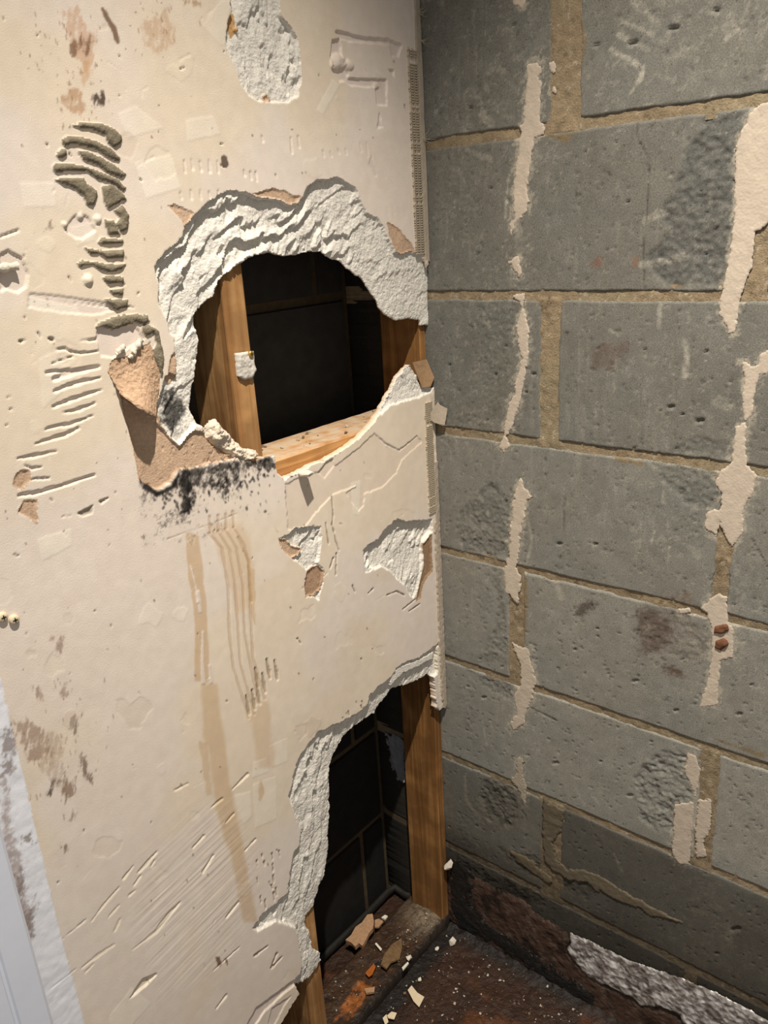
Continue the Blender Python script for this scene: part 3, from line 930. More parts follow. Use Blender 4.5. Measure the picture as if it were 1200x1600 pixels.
PART = {0: ('wall_left', 'paint', None), 1: ('exposed_core', 'gypsum', 'jagged white gypsum ring broken out around the upper hole'), 2: ('exposed_core', 'gypsum', 'pointed gypsum spur at the right of the upper hole'),
        3: ('exposed_core', 'gypsum', 'rough gypsum edge down the left of the lower hole'), 4: ('exposed_core', 'gypsum', 'oval gypsum pit near the top of the wall'), 5: ('exposed_core', 'gypsum', 'ridged gypsum pit beside the corner bead'),
        6: ('exposed_core', 'gypsum', 'small gypsum pit below the cross timber'), 7: ('torn_paper', 'paper', 'large patch of bare brown lining paper left of the upper hole'), 8: ('torn_paper', 'paper', 'slips of brown paper along the torn rim'),
        9: ('torn_paper', 'paper', 'brown paper strip beside the corner pit'), 10: ('torn_paper', 'paper', 'brown paper tongue under the small pit'), 11: ('torn_paper', 'paper', 'small brown paper scars by the long score mark'),
        12: ('torn_paper', 'paper', 'brown paper slivers in the oval pit'), 14: ('white_paint_strip', 'paint', 'scuffed white painted strip beside the door casing')}
for k in range(20, RIBK):
    PART[k] = ('adhesive_rib', 'mortar', 'grey rib of old tile adhesive on the cream board')
wall_left = None
for k in sorted(PART):
    nm, mt, lab = PART[k]
    f = allF[allK == k]
    if len(f) == 0:
        continue
    uix, fr = used(allV, f)
    o = mesh_np(nm, allV[uix], fr, allC[uix], M[mt], wall_left)
    if k == 0:
        wall_left = o
        tag(o, 'cream plasterboard partition wall, scraped, stained and broken open', None, None, 'structure')
    else:
        tag(o, lab)
print('left wall faces', len(allF))

# ================================================================== RIGHT WALL
JZ = [1.79476 - .225 * k for k in range(0, 9)]      # bed joints; JZ[8] is the floor
BLK = srgb(126, 124, 117)
VJ = {0: (-.216, -.258), 1: (-.484, -.515), 2: (-.203, -.233), 3: (-.482, -.503), 4: (-.143, -.172), 5: (-.489, -.514), 6: (-.213, -.250), 7: (-.491, -.512)}
JH = {0: .011, 1: .013, 2: .012, 3: .012, 4: .011, 5: .011, 6: .011, 7: .012, 8: .0}
ROUGH = [  # spalled or pitted areas: polygon, relief, colour, strength
    (sc([(690, 590), (860, 570), (860, 700), (830, 1000), (800, 1250), (770, 1500), (480, 1500), (370, 1400), (380, 1300), (480, 1200), (400, 1120), (490, 1000), (560, 800), (640, 680)], 900, 0, 3.333), .0042, srgb(96, 96, 93), .85),
    (sc([(290, 110), (520, 110), (500, 220), (450, 560), (430, 700), (330, 700), (340, 300)], 650, 440, 3.2), .0016, srgb(112, 112, 104), .5),
    (sc([(180, 1250), (210, 1150), (380, 990), (470, 1080), (470, 1400), (250, 1350)], 650, 440, 3.2), .0036, srgb(112, 112, 106), .6),
    (sc([(220, 60), (270, 90), (280, 430), (170, 430), (230, 300)], 670, 850, 2.264), .0024, srgb(112, 110, 102), .5),
    (sc([(120, 440), (300, 480), (300, 560), (220, 520)], 670, 850, 2.264), .0026, srgb(108, 108, 102), .6),
    (sc([(360, 890), (720, 940), (725, 1080), (690, 1140), (600, 1150), (430, 1000)], 900, 440, 3.2), .0030, srgb(112, 112, 106), .6),
    (sc([(460, 860), (600, 760), (780, 800), (780, 890)], 900, 440, 3.2), .0022, srgb(112, 112, 106), .5),
    (sc([(730, 240), (870, 230), (990, 300), (980, 420), (770, 400)], 670, 850, 2.264), .0020, srgb(122, 114, 106), .5),
    ([(992, 1220), (1002, 1192), (1022, 1178), (1050, 1170), (1075, 1180), (1086, 1210), (1082, 1260), (1060, 1300), (1030, 1304), (1000, 1282), (990, 1250)], .0050, srgb(132, 132, 126), .8),
    ([(748, 1240), (756, 1222), (780, 1212), (802, 1232), (812, 1262), (806, 1290), (786, 1300), (762, 1282)], .0050, srgb(104, 102, 94), .8),
    (sc([(350, 400), (560, 330), (560, 640), (280, 660), (240, 620)], 640, 0, 3.333), .0010, srgb(116, 114, 106), .4),
    (sc([(100, 430), (180, 470), (400, 560), (420, 610), (250, 560), (120, 470)], 670, 1150, 2.264), .0040, srgb(70, 68, 60), .8),
    (sc([(240, 390), (400, 430), (600, 540), (560, 590), (420, 520), (280, 450)], 670, 1150, 2.264), .0030, srgb(84, 80, 70), .6)]
HOLES = [(R, px, py, r) for R, px, py, r in [(0, 735, 168, 4.5), (0, 766, 295, 4), (0, 747, 396, 3), (0, 803, 38, 4), (0, 818, 78, 2), (0, 861, 215, 4), (0, 913, 238, 3), (0, 903, 271, 4), (0, 932, 70, 6), (0, 988, 67, 10), (0, 1052, 44, 11), (0, 1118, 16, 8), (0, 1045, 318, 3.5),
                                             (0, 982, 315, 3), (0, 940, 290, 2), (0, 962, 222, 2), (0, 833, 584, 4), (0, 832, 640, 3), (0, 775, 585, 2.5), (0, 821, 613, 3), (0, 1103, 549, 4.5), (0, 1093, 658, 8), (0, 1048, 636, 7), (0, 934, 544, 3), (0, 1007, 545, 2.5), (0, 874, 850, 5), (0, 930, 851, 3),
                                             (0, 930, 850, 3), (0, 760, 657, 3), (0, 992, 1064, 6), (0, 898, 1015, 2.5), (0, 1057, 1110, 4), (0, 1155, 1116, 5), (0, 1174, 1070, 4), (0, 933, 982, 2), (0, 1140, 1175, 3), (0, 868, 1192, 5), (0, 756, 1090, 4), (0, 938, 1190, 3), (0, 984, 1243, 5), (0, 1150, 1452, 9),
                                             (0, 1030, 642, 3), (0, 1066, 647, 3), (0, 703, 570, 2.5), (0, 790, 540, 2), (0, 1120, 1490, 3), (0, 1066, 1030, 3), (0, 1150, 100, 3), (0, 990, 700, 2)]]

SM = srgb(190, 178, 163)
SMEARS = [(sc([(610, 340), (670, 315), (690, 370), (670, 400), (690, 430), (680, 480), (680, 640), (710, 640), (700, 700), (650, 715), (630, 850), (610, 980), (620, 1050), (605, 1110), (560, 1150), (530, 1220), (515, 1170), (545, 1140), (540, 1000), (555, 850), (580, 690), (570, 660), (595, 640), (600, 500)], 640, 0, 3.333)),
          sc([(530, -20), (600, -20), (605, 25), (580, 45), (540, 20)], 640, 0, 3.333), sc([(725, 330), (750, 310), (765, 350), (755, 390), (735, 370)], 640, 0, 3.333), sc([(740, 445), (765, 450), (765, 480), (745, 480)], 640, 0, 3.333), sc([(515, 1360), (570, 1330), (580, 1420), (570, 1440)], 640, 0, 3.333),
          sc([(480, 70), (540, 60), (535, 120), (555, 190), (565, 250), (560, 360), (545, 470), (530, 560), (510, 630), (490, 700), (455, 770), (470, 820), (440, 855), (415, 830), (435, 780), (450, 690), (470, 590), (500, 560), (495, 510), (520, 450), (525, 380), (510, 300), (500, 220), (530, 130), (520, 100)], 650, 440, 3.2),
          [(814, 746), (820, 762), (831, 776), (822, 784), (820, 806), (812, 837), (811, 871), (806, 884), (815, 899), (813, 920), (809, 945), (800, 934), (791, 925), (787, 890), (795, 870), (797, 830), (801, 790), (806, 765)],
          sc([(295, 350), (330, 365), (355, 370), (365, 430), (380, 480), (370, 540), (345, 590), (340, 630), (300, 660), (285, 640), (310, 600), (300, 540), (325, 490), (325, 430), (310, 400)], 670, 850, 2.264), sc([(310, 80), (335, 75), (335, 130), (345, 180), (340, 250), (320, 200), (290, 150), (310, 130)], 670, 1150, 2.264),
          [(1188, 162), (1215, 158), (1215, 330), (1194, 357), (1180, 362), (1176, 414), (1165, 440), (1155, 474), (1152, 500), (1147, 520), (1138, 522), (1135, 510), (1124, 490), (1126, 470), (1128, 455), (1140, 400), (1148, 330), (1150, 230), (1158, 205), (1170, 180)],
          sc([(825, 395), (880, 420), (910, 415), (920, 370), (960, 340), (990, 350), (990, 440), (950, 460), (920, 460), (900, 530), (885, 600), (880, 670), (850, 700), (850, 800), (850, 920), (910, 970), (880, 1060), (840, 1130), (835, 1250), (780, 1330), (735, 1260), (720, 1200), (700, 1270), (640, 1230), (660, 1150), (720, 1140), (730, 1060), (695, 1010), (720, 950), (775, 910), (790, 800), (795, 730), (840, 700), (835, 560), (840, 480)], 900, 440, 3.2),
          sc([(1020, 175), (1055, 190), (1060, 280), (1080, 300), (1075, 400), (1030, 410), (1025, 570), (955, 580), (970, 530), (990, 470), (1000, 400), (1000, 300), (985, 250), (960, 225)], 670, 850, 2.264), sc([(915, 55), (945, 70), (960, 120), (945, 220), (930, 180), (905, 120)], 670, 1150, 2.264),
          sc([(870, 240), (940, 235), (935, 330), (920, 455), (880, 450), (860, 420), (865, 330)], 670, 1150, 2.264), sc([(955, 225), (1000, 225), (995, 330), (970, 380), (990, 430), (945, 430), (945, 300)], 670, 1150, 2.264), sc([(870, 230), (920, 225), (930, 240), (890, 245)], 670, 850, 2.264)]


def paint_right(c, damp=True):
    """marks that cross the block face"""
    uu, vv = c.u, c.v
    for k, (p, h, colr, a) in enumerate(ROUGH):
        i, d = c.poly(p, 8, 5, .016, 600 + k)
        if len(i) == 0:
            continue
        f = sst(-2, 7, d)
        n = fbm(uu[i], vv[i], .0052, 620 + k, 2, .8)
        nl = fbm(uu[i], vv[i], .026, 625 + k, 4, .7)
        c.D[i] += f * (h * .4 + (.0005 + .30 * h) * n + .75 * h * nl)
        c.tint(i, a * f * (.7 + .5 * n + .3 * nl), colr)
    for (R, x, y, r) in HOLES:
        i, d = c.line([(x - r * .5, y + r * .1), (x + r * .5, y - r * .1)], r * .55, .8, .004, 640)
        c.D[i] += .0042 * sst(-.3, r * .5, d)
    rr = random.Random(99)
    for k in range(420):
        x, y, r = rr.uniform(668, 1200), rr.uniform(0, 1560), rr.uniform(.7, 2.2)
        i, d = c.line([(x - r * .4, y), (x + r * .4, y)], r * .7, .4, .004, 641)
        c.D[i] += .0022 * sst(-.4, 1, d)
    # chalk scrapes, pale rubs
    for p, hw, a in ((sc([(180, 260), (260, 300), (350, 360), (330, 420), (270, 500)], 900, 0, 3.333), [4, 5, 5, 4, 1], .5), (sc([(220, 180), (370, 260)], 900, 0, 3.333), [5, 4], .4), (sc([(235, 105), (400, 185)], 900, 0, 3.333), [4, 3], .4), (sc([(300, 0), (420, 120)], 900, 0, 3.333), [8, 4], .25),
                     (sc([(900, 20), (840, 160), (770, 210)], 900, 0, 3.333), [3, 3, 3], .35), (sc([(515, 910), (500, 1130)], 640, 0, 3.333), [2, 2.5], .5), (sc([(240, 1040), (235, 1080)], 640, 0, 3.333), [1, 1], .4), (sc([(545, 295), (555, 380), (545, 465)], 900, 440, 3.2), [4, 5, 6], .45), (sc([(420, 120), (418, 225)], 900, 440, 3.2), [4, 4], .4),
                     (sc([(400, 1220), (375, 1310)], 900, 440, 3.2), [1, 2], .5), (sc([(470, 1320), (455, 1410)], 900, 440, 3.2), [1, 1], .5), (sc([(560, 1180), (580, 1300), (550, 1420)], 650, 440, 3.2), [1.6, 2, 2], .4), (sc([(150, 1700), (220, 1750)], 900, 0, 3.333), [2, 2], .3), (sc([(190, 630), (205, 710)], 670, 850, 2.264), [1, 1], .5), (sc([(215, 630), (230, 665)], 670, 850, 2.264), [2, 1], .5),
                     (sc([(515, 180), (550, 245)], 670, 1150, 2.264), [1, 1.4], .5), (sc([(570, 190), (605, 250)], 670, 1150, 2.264), [1.4, 1.6], .5), (sc([(655, 420), (690, 490)], 670, 1150, 2.264), [2, 1], .5), (sc([(130, 130), (130, 220), (190, 310)], 670, 1150, 2.264), [2, 3, 3], .35), (sc([(1060, 680), (1060, 730)], 670, 1150, 2.264), [5, 6], .3), (sc([(440, 1000), (435, 1100)], 900, 440, 3.2), [2, 2], .3),
                     (sc([(930, 10), (950, 40)], 670, 850, 2.264), [5, 7], .25), (sc([(440, 120), (470, 190)], 670, 850, 2.264), [5, 5], .3), (sc([(300, 780), (420, 830)], 640, 0, 3.333), [4, 6], .25), (sc([(380, 600), (420, 640)], 640, 0, 3.333), [8, 8], .3), (sc([(560, 1000), (570, 1350)], 640, 0, 3.333), [6, 8], .18), (sc([(710, 600), (770, 620)], 900, 440, 3.2), [10, 10], .18), (sc([(340, 1380), (560, 1340)], 900, 0, 3.333), [6, 8], .3), (sc([(360, 1150), (460, 1100)], 900, 0, 3.333), [6, 6], .35)):
        i, d = c.line(p, hw, 1.5, .006, 650)
        if len(i):
            c.tint(i, a * sst(-1, 2, d) * (.7 + .5 * vn(uu[i], vv[i], .004, 651)), srgb(196, 190, 176))
    # chalky residue around the plaster smears
    for k, p in enumerate(SMEARS):
        i, d = c.poly(p, 16, 3, .01, 655 + k)
        if len(i):
            n = fbm(uu[i], vv[i], .007, 656 + k, 5, .8)
            c.tint(i, .55 * sst(.05, .5, n + .55 * sst(-14, 0, d) - .25), srgb(186, 178, 162))
    # smooth ring rubbed round the big spall
    i, d = c.line([(1030, 1240), (1040, 1236)], 62, 3, .03, 652)
    c.tint(i, .32 * sst(0, 14, d), srgb(150, 148, 140))
    i, d = c.line([(776, 1256), (782, 1256)], 52, 3, .03, 653)
    c.tint(i, .25 * sst(0, 14, d), srgb(132, 128, 118))
    # reddish scuffs
    for k, (p, a, cc) in enumerate(((sc([(70, 330), (130, 310), (250, 290), (260, 350), (170, 440), (80, 440)], 900, 440, 3.2), .5, srgb(104, 84, 74)), (sc([(520, 215), (580, 185), (600, 215), (545, 260), (515, 250)], 670, 850, 2.264), .7, srgb(72, 56, 46)), (sc([(730, 230), (800, 230), (860, 280), (870, 340), (760, 400), (740, 330)], 670, 850, 2.264), .6, srgb(88, 66, 54)),
                                    (sc([(800, 200), (900, 160), (960, 220), (900, 240)], 670, 850, 2.264), .5, srgb(112, 84, 66)), (sc([(835, 435), (870, 425), (900, 460), (860, 475)], 670, 850, 2.264), .8, srgb(92, 66, 50)), (sc([(90, 1340), (130, 1340), (130, 1390), (95, 1390)], 900, 0, 3.333), .6, srgb(132, 88, 66)), (sc([(195, 1300), (225, 1300), (225, 1335)], 900, 0, 3.333), .6, srgb(110, 82, 62)), (sc([(290, 1345), (325, 1345), (320, 1390), (290, 1385)], 900, 0, 3.333), .5, srgb(140, 100, 76)))):
        i, d = c.poly(p, 16, 3, .008, 660 + k)
        if len(i):
            n = fbm(uu[i], vv[i], .009, 670 + k, 6, .85)
            c.tint(i, a * sst(-.15, .5, n + .45 * (sst(-16, 10, d) * 2 - 1.15)), cc)
    # hairline cracks
    for p in (sc([(318, 640), (315, 710), (375, 820), (380, 950), (365, 1150), (350, 1300), (355, 1500)], 900, 0, 3.333), sc([(880, 1290), (960, 1430)], 900, 440, 3.2), sc([(745, 1060), (735, 1250)], 650, 440, 3.2), sc([(360, 580), (450, 625)], 670, 850, 2.264)):
        i, d = c.line(p, .9, .6, .01, 680)
        c.D[i] += .0018 * sst(-.4, .8, d)
        c.tint(i, .5 * sst(-.6, .8, d), srgb(70, 66, 58))
    # mortar slurry stains beside the joints
    for k, p in enumerate((sc([(735, 0), (790, 0), (780, 300), (760, 560), (740, 600), (750, 300)], 640, 0, 3.333), sc([(870, 0), (920, 200), (900, 330), (890, 250)], 640, 0, 3.333), sc([(690, 700), (850, 700), (890, 660), (830, 735), (800, 740)], 640, 0, 3.333), sc([(700, 150), (720, 170), (700, 350), (700, 600), (690, 780), (680, 700), (685, 300)], 650, 440, 3.2), sc([(325, 110), (350, 130), (345, 300), (330, 350)], 670, 850, 2.264),
                           sc([(1010, 690), (1190, 740), (1190, 760)], 670, 850, 2.264), sc([(180, 870), (330, 900), (330, 920), (230, 905)], 900, 440, 3.2))):
        i, d = c.poly(p, 8, 2, .012, 690 + k)
        c.tint(i, .75 * sst(-3, 3, d), srgb(134, 116, 84))
    # general weathering: mottling, chalk dust and scuffed pitted bands
    mot = fbm(uu, vv, .022, 695, 5, .8)
    c.C *= (1 + .16 * mot)[:, None]
    du = sst(.16, .5, fbm(uu, vv, .010, 696, 5, .85) + .35 * fbm(uu, vv, .16, 697, 3) - .02)
    c.tint(np.arange(len(uu)), .30 * du, srgb(176, 170, 158))
    st_ = sst(.22, .6, fbm(uu * 7, vv, .05, 698, 4, .7) + .3 * fbm(uu, vv, .2, 699, 2))
    c.tint(np.arange(len(uu)), .09 * st_, srgb(190, 184, 170))
    band = sst(-.16, -.05, uu) * (1 - sst(-.02, .0, uu)) * sst(-.1, .3, fbm(uu, vv, .09, 703, 3))
    c.D += .0011 * band * fbm(uu, vv, .006, 704, 3, .8)
    pit = sst(.42, .62, fbm(uu, vv, .007, 705, 3, .75))
    c.D += .0014 * pit
    c.tint(np.arange(len(uu)), .35 * pit, srgb(84, 80, 72))
    # rising damp: the bottom courses are soaked and dark
    n = fbm(uu, vv, .12, 700, 4)
    darken = .46 * (1 - sst(.425, .455, vv + .012 * n)) + .22 * (1 - sst(.15, .30, vv + .05 * n)) + .10 * (1 - sst(.30, .48, vv + .08 * n))
    darken = darken * (1 - .35 * sst(-.26, -.20, uu) * sst(.24, .30, vv))
    # the stretch inside the cavity has its shade put into the colour
    darken = np.maximum(darken, .78 * sst(.02, .04, uu))
    c.C *= (1 - darken)[:, None] * (1 - .25 * darken[:, None] * np.array([0, .35, .7]))


rows = []
for r in range(-5, 8):
    zt = 1.79476 - .225 * r
    zb = zt - .225
    h0 = JH.get(r, .011) / 2
    h1 = JH.get(r + 1, .011) / 2
    zt -= h0
    zb += h1
    zb = max(zb, 0.0)
    zt = min(zt, 2.8)
    if r in VJ:
        a, b2 = VJ[r]
    else:
        a, b2 = (-.22, -.235) if r % 2 == 0 else (-.485, -.50)
    cuts = [(.20, a), (b2, b2 - .44), (b2 - .452, b2 - .892), (b2 - .904, -1.6)]
    if a < -.4:
        cuts = [(.20, a)] + cuts[1:]
    for (y0, y1) in cuts:
        if y1 < y0:
            rows.append((r, y0, y1, zb, zt))

wall_right_V = []


def block_mesh(r, y0, y1, zb, zt, seed):
    corners = np.array([(0, y, z) for y in (y0, y1) for z in (zb, zt)])
    px, py = proj(corners)
    d_ok = ((corners - CAM) @ ROT)[:, 2] < -.1
    vis = d_ok.all() and px.min() < 1215 and px.max() > 640 and py.max() > -20 and py.min() < 1620
    near = d_ok.all() and px.min() < 2000 and py.max() > -500 and py.min() < 2200
    st = .0023 if vis else (.007 if near else .05)
    if vis and y0 > .15:
        ys = np.concatenate([[y0, .10, .05, .02], np.arange(.012, y1, -st), [y1]])
    elif vis:
        yl = max(y1, -.70)
        ys = np.concatenate([np.arange(y0, yl, -st), [yl] if yl == y1 else [yl, y1]])
    else:
        ys = np.linspace(y0, y1, max(2, int((y0 - y1) / st)))
    zz = np.linspace(zb, zt, max(2, int((zt - zb) / st)))
    Y, Zb = np.meshgrid(ys, zz, indexing='ij')
    yf, zf = Y.ravel().copy(), Zb.ravel().copy()
    base = np.array(BLK) * (1 + random.Random(seed).uniform(-.06, .06)) * {0: .93, 1: .86, 2: .92, 3: 1.08, 4: 1.26, 5: 1.48, 6: 1.2}.get(r, 1.0)  # course factors put light missing low on the wall into the block colour
    ey = np.minimum(y0 - yf, yf - y1)
    ez = np.minimum(zf - zb, zt - zf)
    e = np.minimum(ey, ez)
    # ragged arrises
    wy = .0042 * fbm(yf * 0 + seed, zf, .03, 710 + seed % 50, 4, .6)
    wz = .0034 * fbm(yf, zf * 0 + seed, .035, 720 + seed % 50, 4, .6)
    yf2 = yf + wy * np.exp(-ey / .006)
    zf2 = np.clip(zf + wz * np.exp(-ez / .006), 0, 2.8)
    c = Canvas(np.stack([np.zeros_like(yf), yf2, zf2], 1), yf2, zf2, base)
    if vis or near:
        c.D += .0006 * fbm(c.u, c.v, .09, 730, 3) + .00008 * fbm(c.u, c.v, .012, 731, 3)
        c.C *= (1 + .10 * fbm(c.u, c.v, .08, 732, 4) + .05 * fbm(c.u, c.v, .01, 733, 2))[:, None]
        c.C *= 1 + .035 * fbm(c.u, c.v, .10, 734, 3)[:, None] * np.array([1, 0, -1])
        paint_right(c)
        ch = fbm(c.u, c.v, .025, 735, 3)
        rad = .0018 + .0045 * np.clip(ch - .1, 0, 1)
        c.D += .0026 * (1 - sst(0, rad, e)) ** 1.5
    nyy, nzz = len(ys), len(zz)
    V = np.stack([c.D, c.u, c.v], 1)
    Fb = grid_faces(nyy, nzz)
    # side skirt going back into the wall
    ring = np.concatenate([np.arange(nyy) * nzz, (nyy - 1) * nzz + np.arange(1, nzz), (np.arange(nyy - 2, -1, -1)) * nzz + nzz - 1, np.arange(nzz - 2, 0, -1)])
    sk = V[ring].copy()
    sk[:, 0] = .03
    n0 = len(V)
    nr = len(ring)
    ar = np.arange(nr)
    nxt = (ar + 1) % nr
    Fs = np.stack([ring[ar], n0 + ar, n0 + nxt, ring[nxt]], 1)
    return np.concatenate([V, sk]), np.concatenate([Fb, Fs]), np.clip(np.concatenate([c.C, c.C[ring]]), .003, .9)


# mortar bed: a sheet a little behind the block faces, only where the joints are
ys = np.concatenate([[.20, .10, .03], np.arange(.012, -.70, -.0025), np.arange(-.70, -1.61, -.05)])
zz = np.concatenate([np.arange(0, 1.70, .0025), np.arange(1.72, 2.81, .02)])
Y, Zm = np.meshgrid(ys, zz, indexing='ij')
yf, zf = Y.ravel(), Zm.ravel()
mc = Canvas(np.stack([np.zeros_like(yf), yf, zf], 1), yf.copy(), zf.copy(), srgb(146, 131, 109))
mc.D += .0019 + .0020 * fbm(mc.u, mc.v, .02, 740, 5, .65)
mc.C *= (1 + .34 * fbm(mc.u, mc.v, .02, 741, 5, .7))[:, None]
tn = sst(-.2, .4, fbm(mc.u, mc.v, .09, 742, 3))[:, None]
mc.C = mc.C * (1 - .35 * tn) + np.array(srgb(142, 134, 112)) * .35 * tn
fl_ = sst(.28, .5, fbm(mc.u, mc.v, .008, 745, 4, .8))[:, None] * .55
mc.C = mc.C * (1 - fl_) + np.array(srgb(186, 176, 158)) * fl_
fl_ = sst(.30, .5, fbm(mc.u, mc.v, .011, 746, 4, .8))[:, None] * .6
mc.C = mc.C * (1 - fl_) + np.array(srgb(92, 78, 58)) * fl_
for r in (0, 2, 6, 5):      # perpends struck nearly flush
    a, b2 = VJ[r]
    m = (mc.v < JZ[r] - .004) & (mc.v > JZ[r + 1] - .008) & (mc.u < a + .006) & (mc.u > b2 - .006)
    mc.D[m] -= .0012
n = fbm(mc.u, mc.v, .12, 700, 4)
darken = .55 * (1 - sst(.20, .46, mc.v + .06 * n))
mc.C *= (1 - darken)[:, None]
Fm = grid_faces(len(ys), len(zz))
cy = yf[Fm].mean(1)
cz = zf[Fm].mean(1)
dead = np.zeros(len(Fm), bool)
for (r, y0, y1, zb, zt) in rows:
    dead |= (cy < y0 - .008) & (cy > y1 + .008) & (cz > zb + .008) & (cz < zt - .008)
Fm = Fm[~dead]
Vm = np.stack([mc.D, yf, zf], 1)
uix, fr = used(Vm, Fm)
wall_right = mesh_np('wall_right', Vm[uix], fr, np.clip(mc.C[uix], .003, .9), M['mortar'])
tag(wall_right, 'grey concrete blockwork wall with sandy mortar joints and plaster smears', None, None, 'structure')
tot = 0
for k, (r, y0, y1, zb, zt) in enumerate(rows):
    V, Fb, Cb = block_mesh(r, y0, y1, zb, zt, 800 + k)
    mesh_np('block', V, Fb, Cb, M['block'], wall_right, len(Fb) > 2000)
    tot += len(Fb)
print('block faces', tot)


# ---- plates traced on a plane: smears, foil, slurry
def plate(name, pts, axis, plane, thick, step, material, parent, color, seed, rag=1.6, rough=.4, edge=3.0, sign=-1, rs=.008, tint2=None, extra=None):
    """a thin irregular crust with its own thickness lying on the plane (axis = plane)"""
    P = np.array([at(x, y, axis, plane) for x, y in pts])
    a1 = 1 if axis == 0 else 0
    lo = P.min(0) - .006
    hi = P.max(0) + .006
    us = np.arange(lo[a1], hi[a1], step)
    vs_ = np.arange(lo[2], hi[2], step)
    U, Vv = np.meshgrid(us, vs_, indexing='ij')
    Q = np.zeros((U.size, 3))
    Q[:, axis] = plane
    Q[:, a1] = U.ravel()
    Q[:, 2] = Vv.ravel()
    c = Canvas(Q, U.ravel(), Vv.ravel(), color)
    d = poly_sd(c.px, c.py, pts) + rag * 1.6 * fbm(c.u, c.v, rs, seed, 4, .65)
    h = thick * (sst(-.5, edge, d) * (1 + rough * fbm(c.u, c.v, .012, seed + 1, 4, .6))) - .0004
    if extra is not None:
        h = h + extra(c)
    c.C *= (1 + .05 * fbm(c.u, c.v, .02, seed + 2, 3))[:, None]
    if tint2:
        a1_ = sst(-.15, .35, fbm(c.u, c.v, tint2[1], seed + 6, 5, .6))
        c.tint(np.arange(len(d)), a1_ * .8, tint2[0])
        c.tint(np.arange(len(d)), .5 * sst(.15, .5, fbm(c.u * 2, c.v, tint2[1] * .6, seed + 7, 4, .7)), tint2[2])
    Q2 = Q.copy()
    # snap the outline
    g = d.reshape(U.shape)
    g1 = np.gradient(g, us, axis=0).ravel()
    g2_ = np.gradient(g, vs_, axis=1).ravel()
    gg = g1 ** 2 + g2_ ** 2 + 1e-6
    nr = np.abs(d) < 2
    Q2[:, a1] += np.where(nr, np.clip(-d * g1 / gg, -step * .6, step * .6), 0)
    Q2[:, 2] += np.where(nr, np.clip(-d * g2_ / gg, -step * .6, step * .6), 0)
    Q2[:, 2] = np.maximum(Q2[:, 2], 0.0005)
    Q2[:, axis] = plane + sign * h
    Fg = grid_faces(len(us), len(vs_))
    if axis == 1:
        pass
    k = d[Fg].mean(1) > 0
    Fg = Fg[k]
    if len(Fg) == 0:
        return None
    if axis == 0:
        Fg = Fg[:, ::-1]
    uix, fr = used(Q2, Fg)
    o = mesh_np(name, Q2[uix], fr, np.clip(c.C[uix], .003, .95), material, parent)
    return o


for k, p in enumerate(SMEARS):
    plate('plaster_smear', p, 0, 0.0, .0011, .0015, M['smear'], wall_right, SM if k != 8 else srgb(170, 160, 144), 900 + k, 2.4, .5, 2.0, rs=.006)
# brown knobs of adhesive on a smear
for p in ([(1118, 978), (1136, 974), (1140, 984), (1128, 990), (1116, 988)], [(1118, 1000), (1132, 996), (1140, 1006), (1126, 1016), (1116, 1012)]):
    plate('adhesive_lump', p, 0, 0.0, .005, .0016, M['smear'], wall_right, srgb(120, 86, 66), 930, 1.2, .4)
# skim of slurry over the second course from the floor
plate('slurry_crust', sc([(405, 220), (480, 265), (470, 330), (440, 380), (460, 440), (490, 470), (560, 475), (600, 490), (660, 530), (740, 575), (830, 625), (905, 660), (850, 648), (780, 635), (750, 610), (690, 590), (640, 565), (610, 545), (600, 555), (560, 515), (500, 510), (440, 475), (410, 440), (400, 330)], 670, 1150, 2.264), 0, 0.0, .0026, .002, M['smear'], wall_right, srgb(112, 103, 88), 940, 2.2, .5, 2)
plate('slurry_crust', sc([(280, 400), (370, 440), (390, 470), (440, 500), (430, 525), (380, 495), (320, 450)], 670, 1150, 2.264), 0, 0.0, .0024, .002, M['smear'], wall_right, srgb(112, 102, 84), 941, 2.2, .5, 2)
# old black-brown coating along the foot of the wall
plate('bitumen_coat', sc([(88, 440), (130, 470), (200, 520), (330, 580), (400, 640), (490, 690), (500, 740), (490, 760), (520, 800), (600, 870), (690, 915), (760, 955), (840, 970), (900, 1010), (1000, 1060), (1250, 1200), (700, 1200), (500, 1010), (300, 830), (160, 720), (60, 640), (60, 480)], 670, 1150, 2.264), 0, 0.0, .004, .0024, M['grime'], wall_right, srgb(88, 70, 60), 945, 2.5, .7, 5, tint2=(srgb(24, 19, 16), .05, srgb(110, 98, 88)))
plate('tar_patch', [(704, 1352), (716, 1340), (732, 1358), (742, 1384), (734, 1412), (762, 1442), (800, 1466), (850, 1502), (930, 1552), (930, 1580), (850, 1530), (780, 1480), (720, 1450), (704, 1420)], 0, -.0030, .0030, .0022, M['black'], wall_right, (.02, .02, .02), 948, 4.5, .8, 5)
FOIL = sc([(500, 695), (560, 720), (640, 760), (700, 790), (830, 835), (900, 860), (1000, 900), (1100, 950), (1260, 1040), (1260, 1120), (1000, 1060), (900, 1015), (890, 985), (820, 955), (750, 955), (720, 925), (690, 915), (650, 890), (600, 870), (560, 845), (520, 800), (490, 755), (500, 735)], 670, 1150, 2.264)
fo = plate('foil_strip', FOIL, 0, -.0044, .0022, .0022, M['foil'], None, (.5, .5, .5), 946, 2.0, 1.6, 3)
tag(fo, 'crinkled silver foil strip peeling along the foot of the block wall', 'foil strip')

# ================================================================== TIMBER


